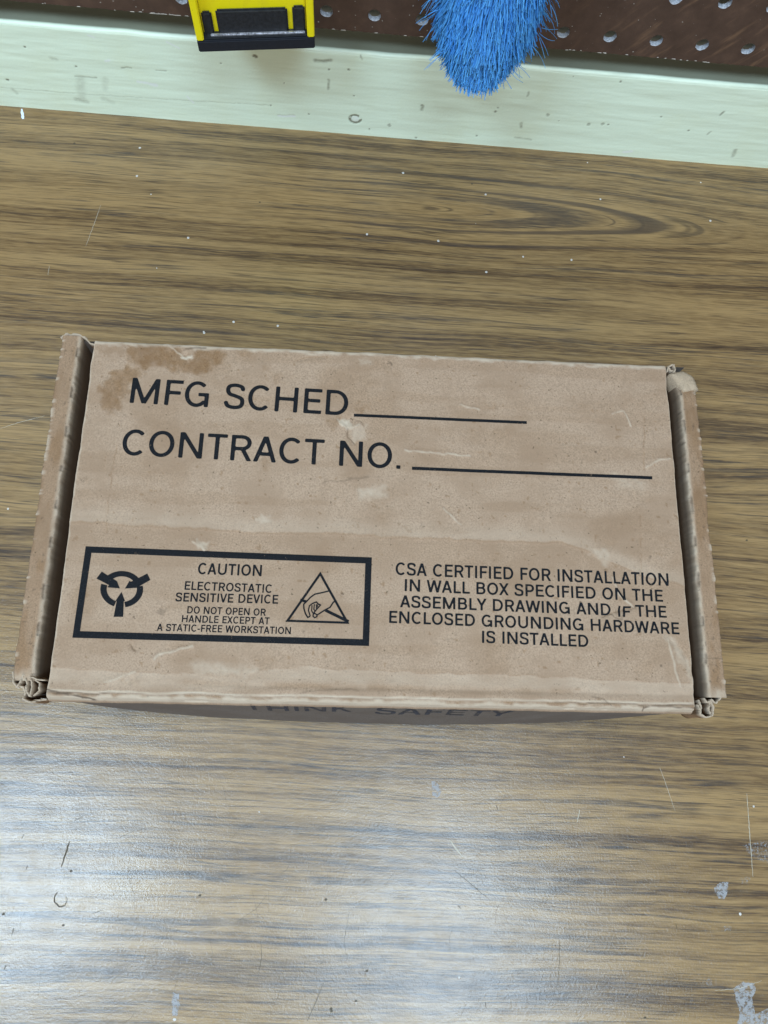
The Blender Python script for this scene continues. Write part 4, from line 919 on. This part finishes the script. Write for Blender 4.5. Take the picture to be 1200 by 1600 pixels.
# ------------------------------------------------------------------ blue bristle brush
brush = thing("blue_brush", "bright blue bristle brush hanging bristles down in front of the pegboard", "brush", wpt(45.5, -31, 0), WY)
BR = Mat("blue_nylon", 0.4)
tone = BR.attr('tone'); BR.color(BR.mix(tone, (0.02, 0.20, 0.80), (0.15, 0.52, 1.0)))
tr = BR.node('ShaderNodeBsdfTranslucent'); tr.inputs[0].default_value = (0.16, 0.58, 1.0, 1)
mx = BR.node('ShaderNodeMixShader'); mx.inputs[0].default_value = 0.15; BR.b.inputs['Specular IOR Level'].default_value = 0.25
BR.nt.links.new(BR.b.outputs[0], mx.inputs[1]); BR.nt.links.new(tr.outputs[0], mx.inputs[2]); BR.nt.links.new(mx.outputs[0], BR.out.inputs[0])
def bristles(n, stray):
    R = random.Random(11); V, F, T = [], [], []
    def strand(p, d, L, r, curl, t0):
        b = len(V); seg = 4; p = Vector(p); d = Vector(d).normalized()
        side = d.orthogonal().normalized(); oth = d.cross(side)
        for k in range(seg+1):
            rr = r*(1-.25*k/seg)
            for q in range(3):
                an = q*2.094; V.append(tuple(p+side*math.cos(an)*rr+oth*math.sin(an)*rr)); T.append(min(1, t0+.35*k/seg))
            p = p+d*(L/seg); d = (d+Vector(curl)*(1/seg)).normalized()
        for k in range(seg):
            for q in range(3): F.append((b+3*k+q, b+3*k+(q+1) % 3, b+3*k+3+(q+1) % 3, b+3*k+3+q))
        F.append((b+3*seg, b+3*seg+1, b+3*seg+2))
    for i in range(n):
        # point in the tapering bundle; z = height of the tip
        an = R.uniform(0, 2*math.pi); rad = math.sqrt(R.uniform(.12, 1)) if R.random() < .35 else R.uniform(.86, 1.0)
        tz = R.uniform(80, 150)
        t = max(0, min(1, (tz-80)/27)); w = 25.5*(.42+.58*t**.75); dpt = 18*(.6+.4*t**.75)
        if tz > 120: w *= 1-.06*(tz-120)/30
        x = w*rad*math.cos(an); y = dpt*rad*math.sin(an)
        L = R.uniform(14, 26); lean = .30*x/31; leany = .32*y/19
        d = Vector((lean+R.gauss(0, .08), leany+R.gauss(0, .08), -1)).normalized()
        base = Vector((x, y, tz))-d*L
        strand(base, d, L, R.uniform(.22, .32), (R.gauss(0, .30), R.gauss(0, .30), R.gauss(0, .06)), R.choice((R.uniform(0, .35), R.uniform(.3, .7))))
    for i in range(stray):
        s = R.choice((-1, 1, 1)); z = R.uniform(88, 132); x = s*(17+9*min(1, (z-88)/25))*R.uniform(.9, 1); y = R.uniform(-14, 12)
        strand((x, y, z+8), (s*R.uniform(.25, 1.0), R.uniform(-.4, .3), -R.uniform(.2, 1.0)), R.uniform(6, 15), .16, (R.uniform(-.5, .9)*s, R.gauss(0, .5), -R.uniform(-.3, 1.6)), R.uniform(.4, .8))
    return V, F, T
V, F, T = bristles(10500, 90)
me = pymesh("bristles", V, F, True); at = me.attributes.new('tone', 'FLOAT', 'POINT'); at.data.foreach_set('value', T)
nv = np.array(V); nn = np.stack([nv[:, 0]/26, nv[:, 1]/17, np.full(len(nv), .30)], 1)+np.random.default_rng(3).normal(0, .12, nv.shape)
nn /= np.linalg.norm(nn, axis=1, keepdims=True); me.normals_split_custom_set_from_vertices(nn.tolist())
link("bristles", me, BR.m, brush)
def lathe(name, prof, mat, parent, n=28, ex=1.0, ey=1.0):
    V = [(r*ex*math.cos(2*math.pi*k/n), r*ey*math.sin(2*math.pi*k/n), z) for r, z in prof for k in range(n)]; F = []
    for i in range(len(prof)-1):
        for k in range(n): F.append((i*n+k, i*n+(k+1) % n, (i+1)*n+(k+1) % n, (i+1)*n+k))
    F.append(tuple(range(n))[::-1]); F.append(tuple((len(prof)-1)*n+k for k in range(n)))
    return link(name, pymesh(name, V, F, True), mat, parent)
CORE = mat_flat("dark_blue_core", (0.03, 0.16, 0.50), 0.8)
lathe("bristle_core", [(6, 86), (14, 91), (20, 100), (23, 112), (24, 160)], CORE, brush, 28, 1.0, .6)
lathe("brush_head", [(26, 158), (30, 162), (30, 184), (24, 192), (10, 200)], mat_flat("blue_plastic", (0.03, 0.12, 0.4), 0.4), brush, 28, 1.0, .62)
lathe("handle", [(10, 199), (8, 215), (9, 260), (10, 300), (7, 312)], mat_flat("handle_wood", (0.42, 0.27, 0.13), 0.5), brush, 20)
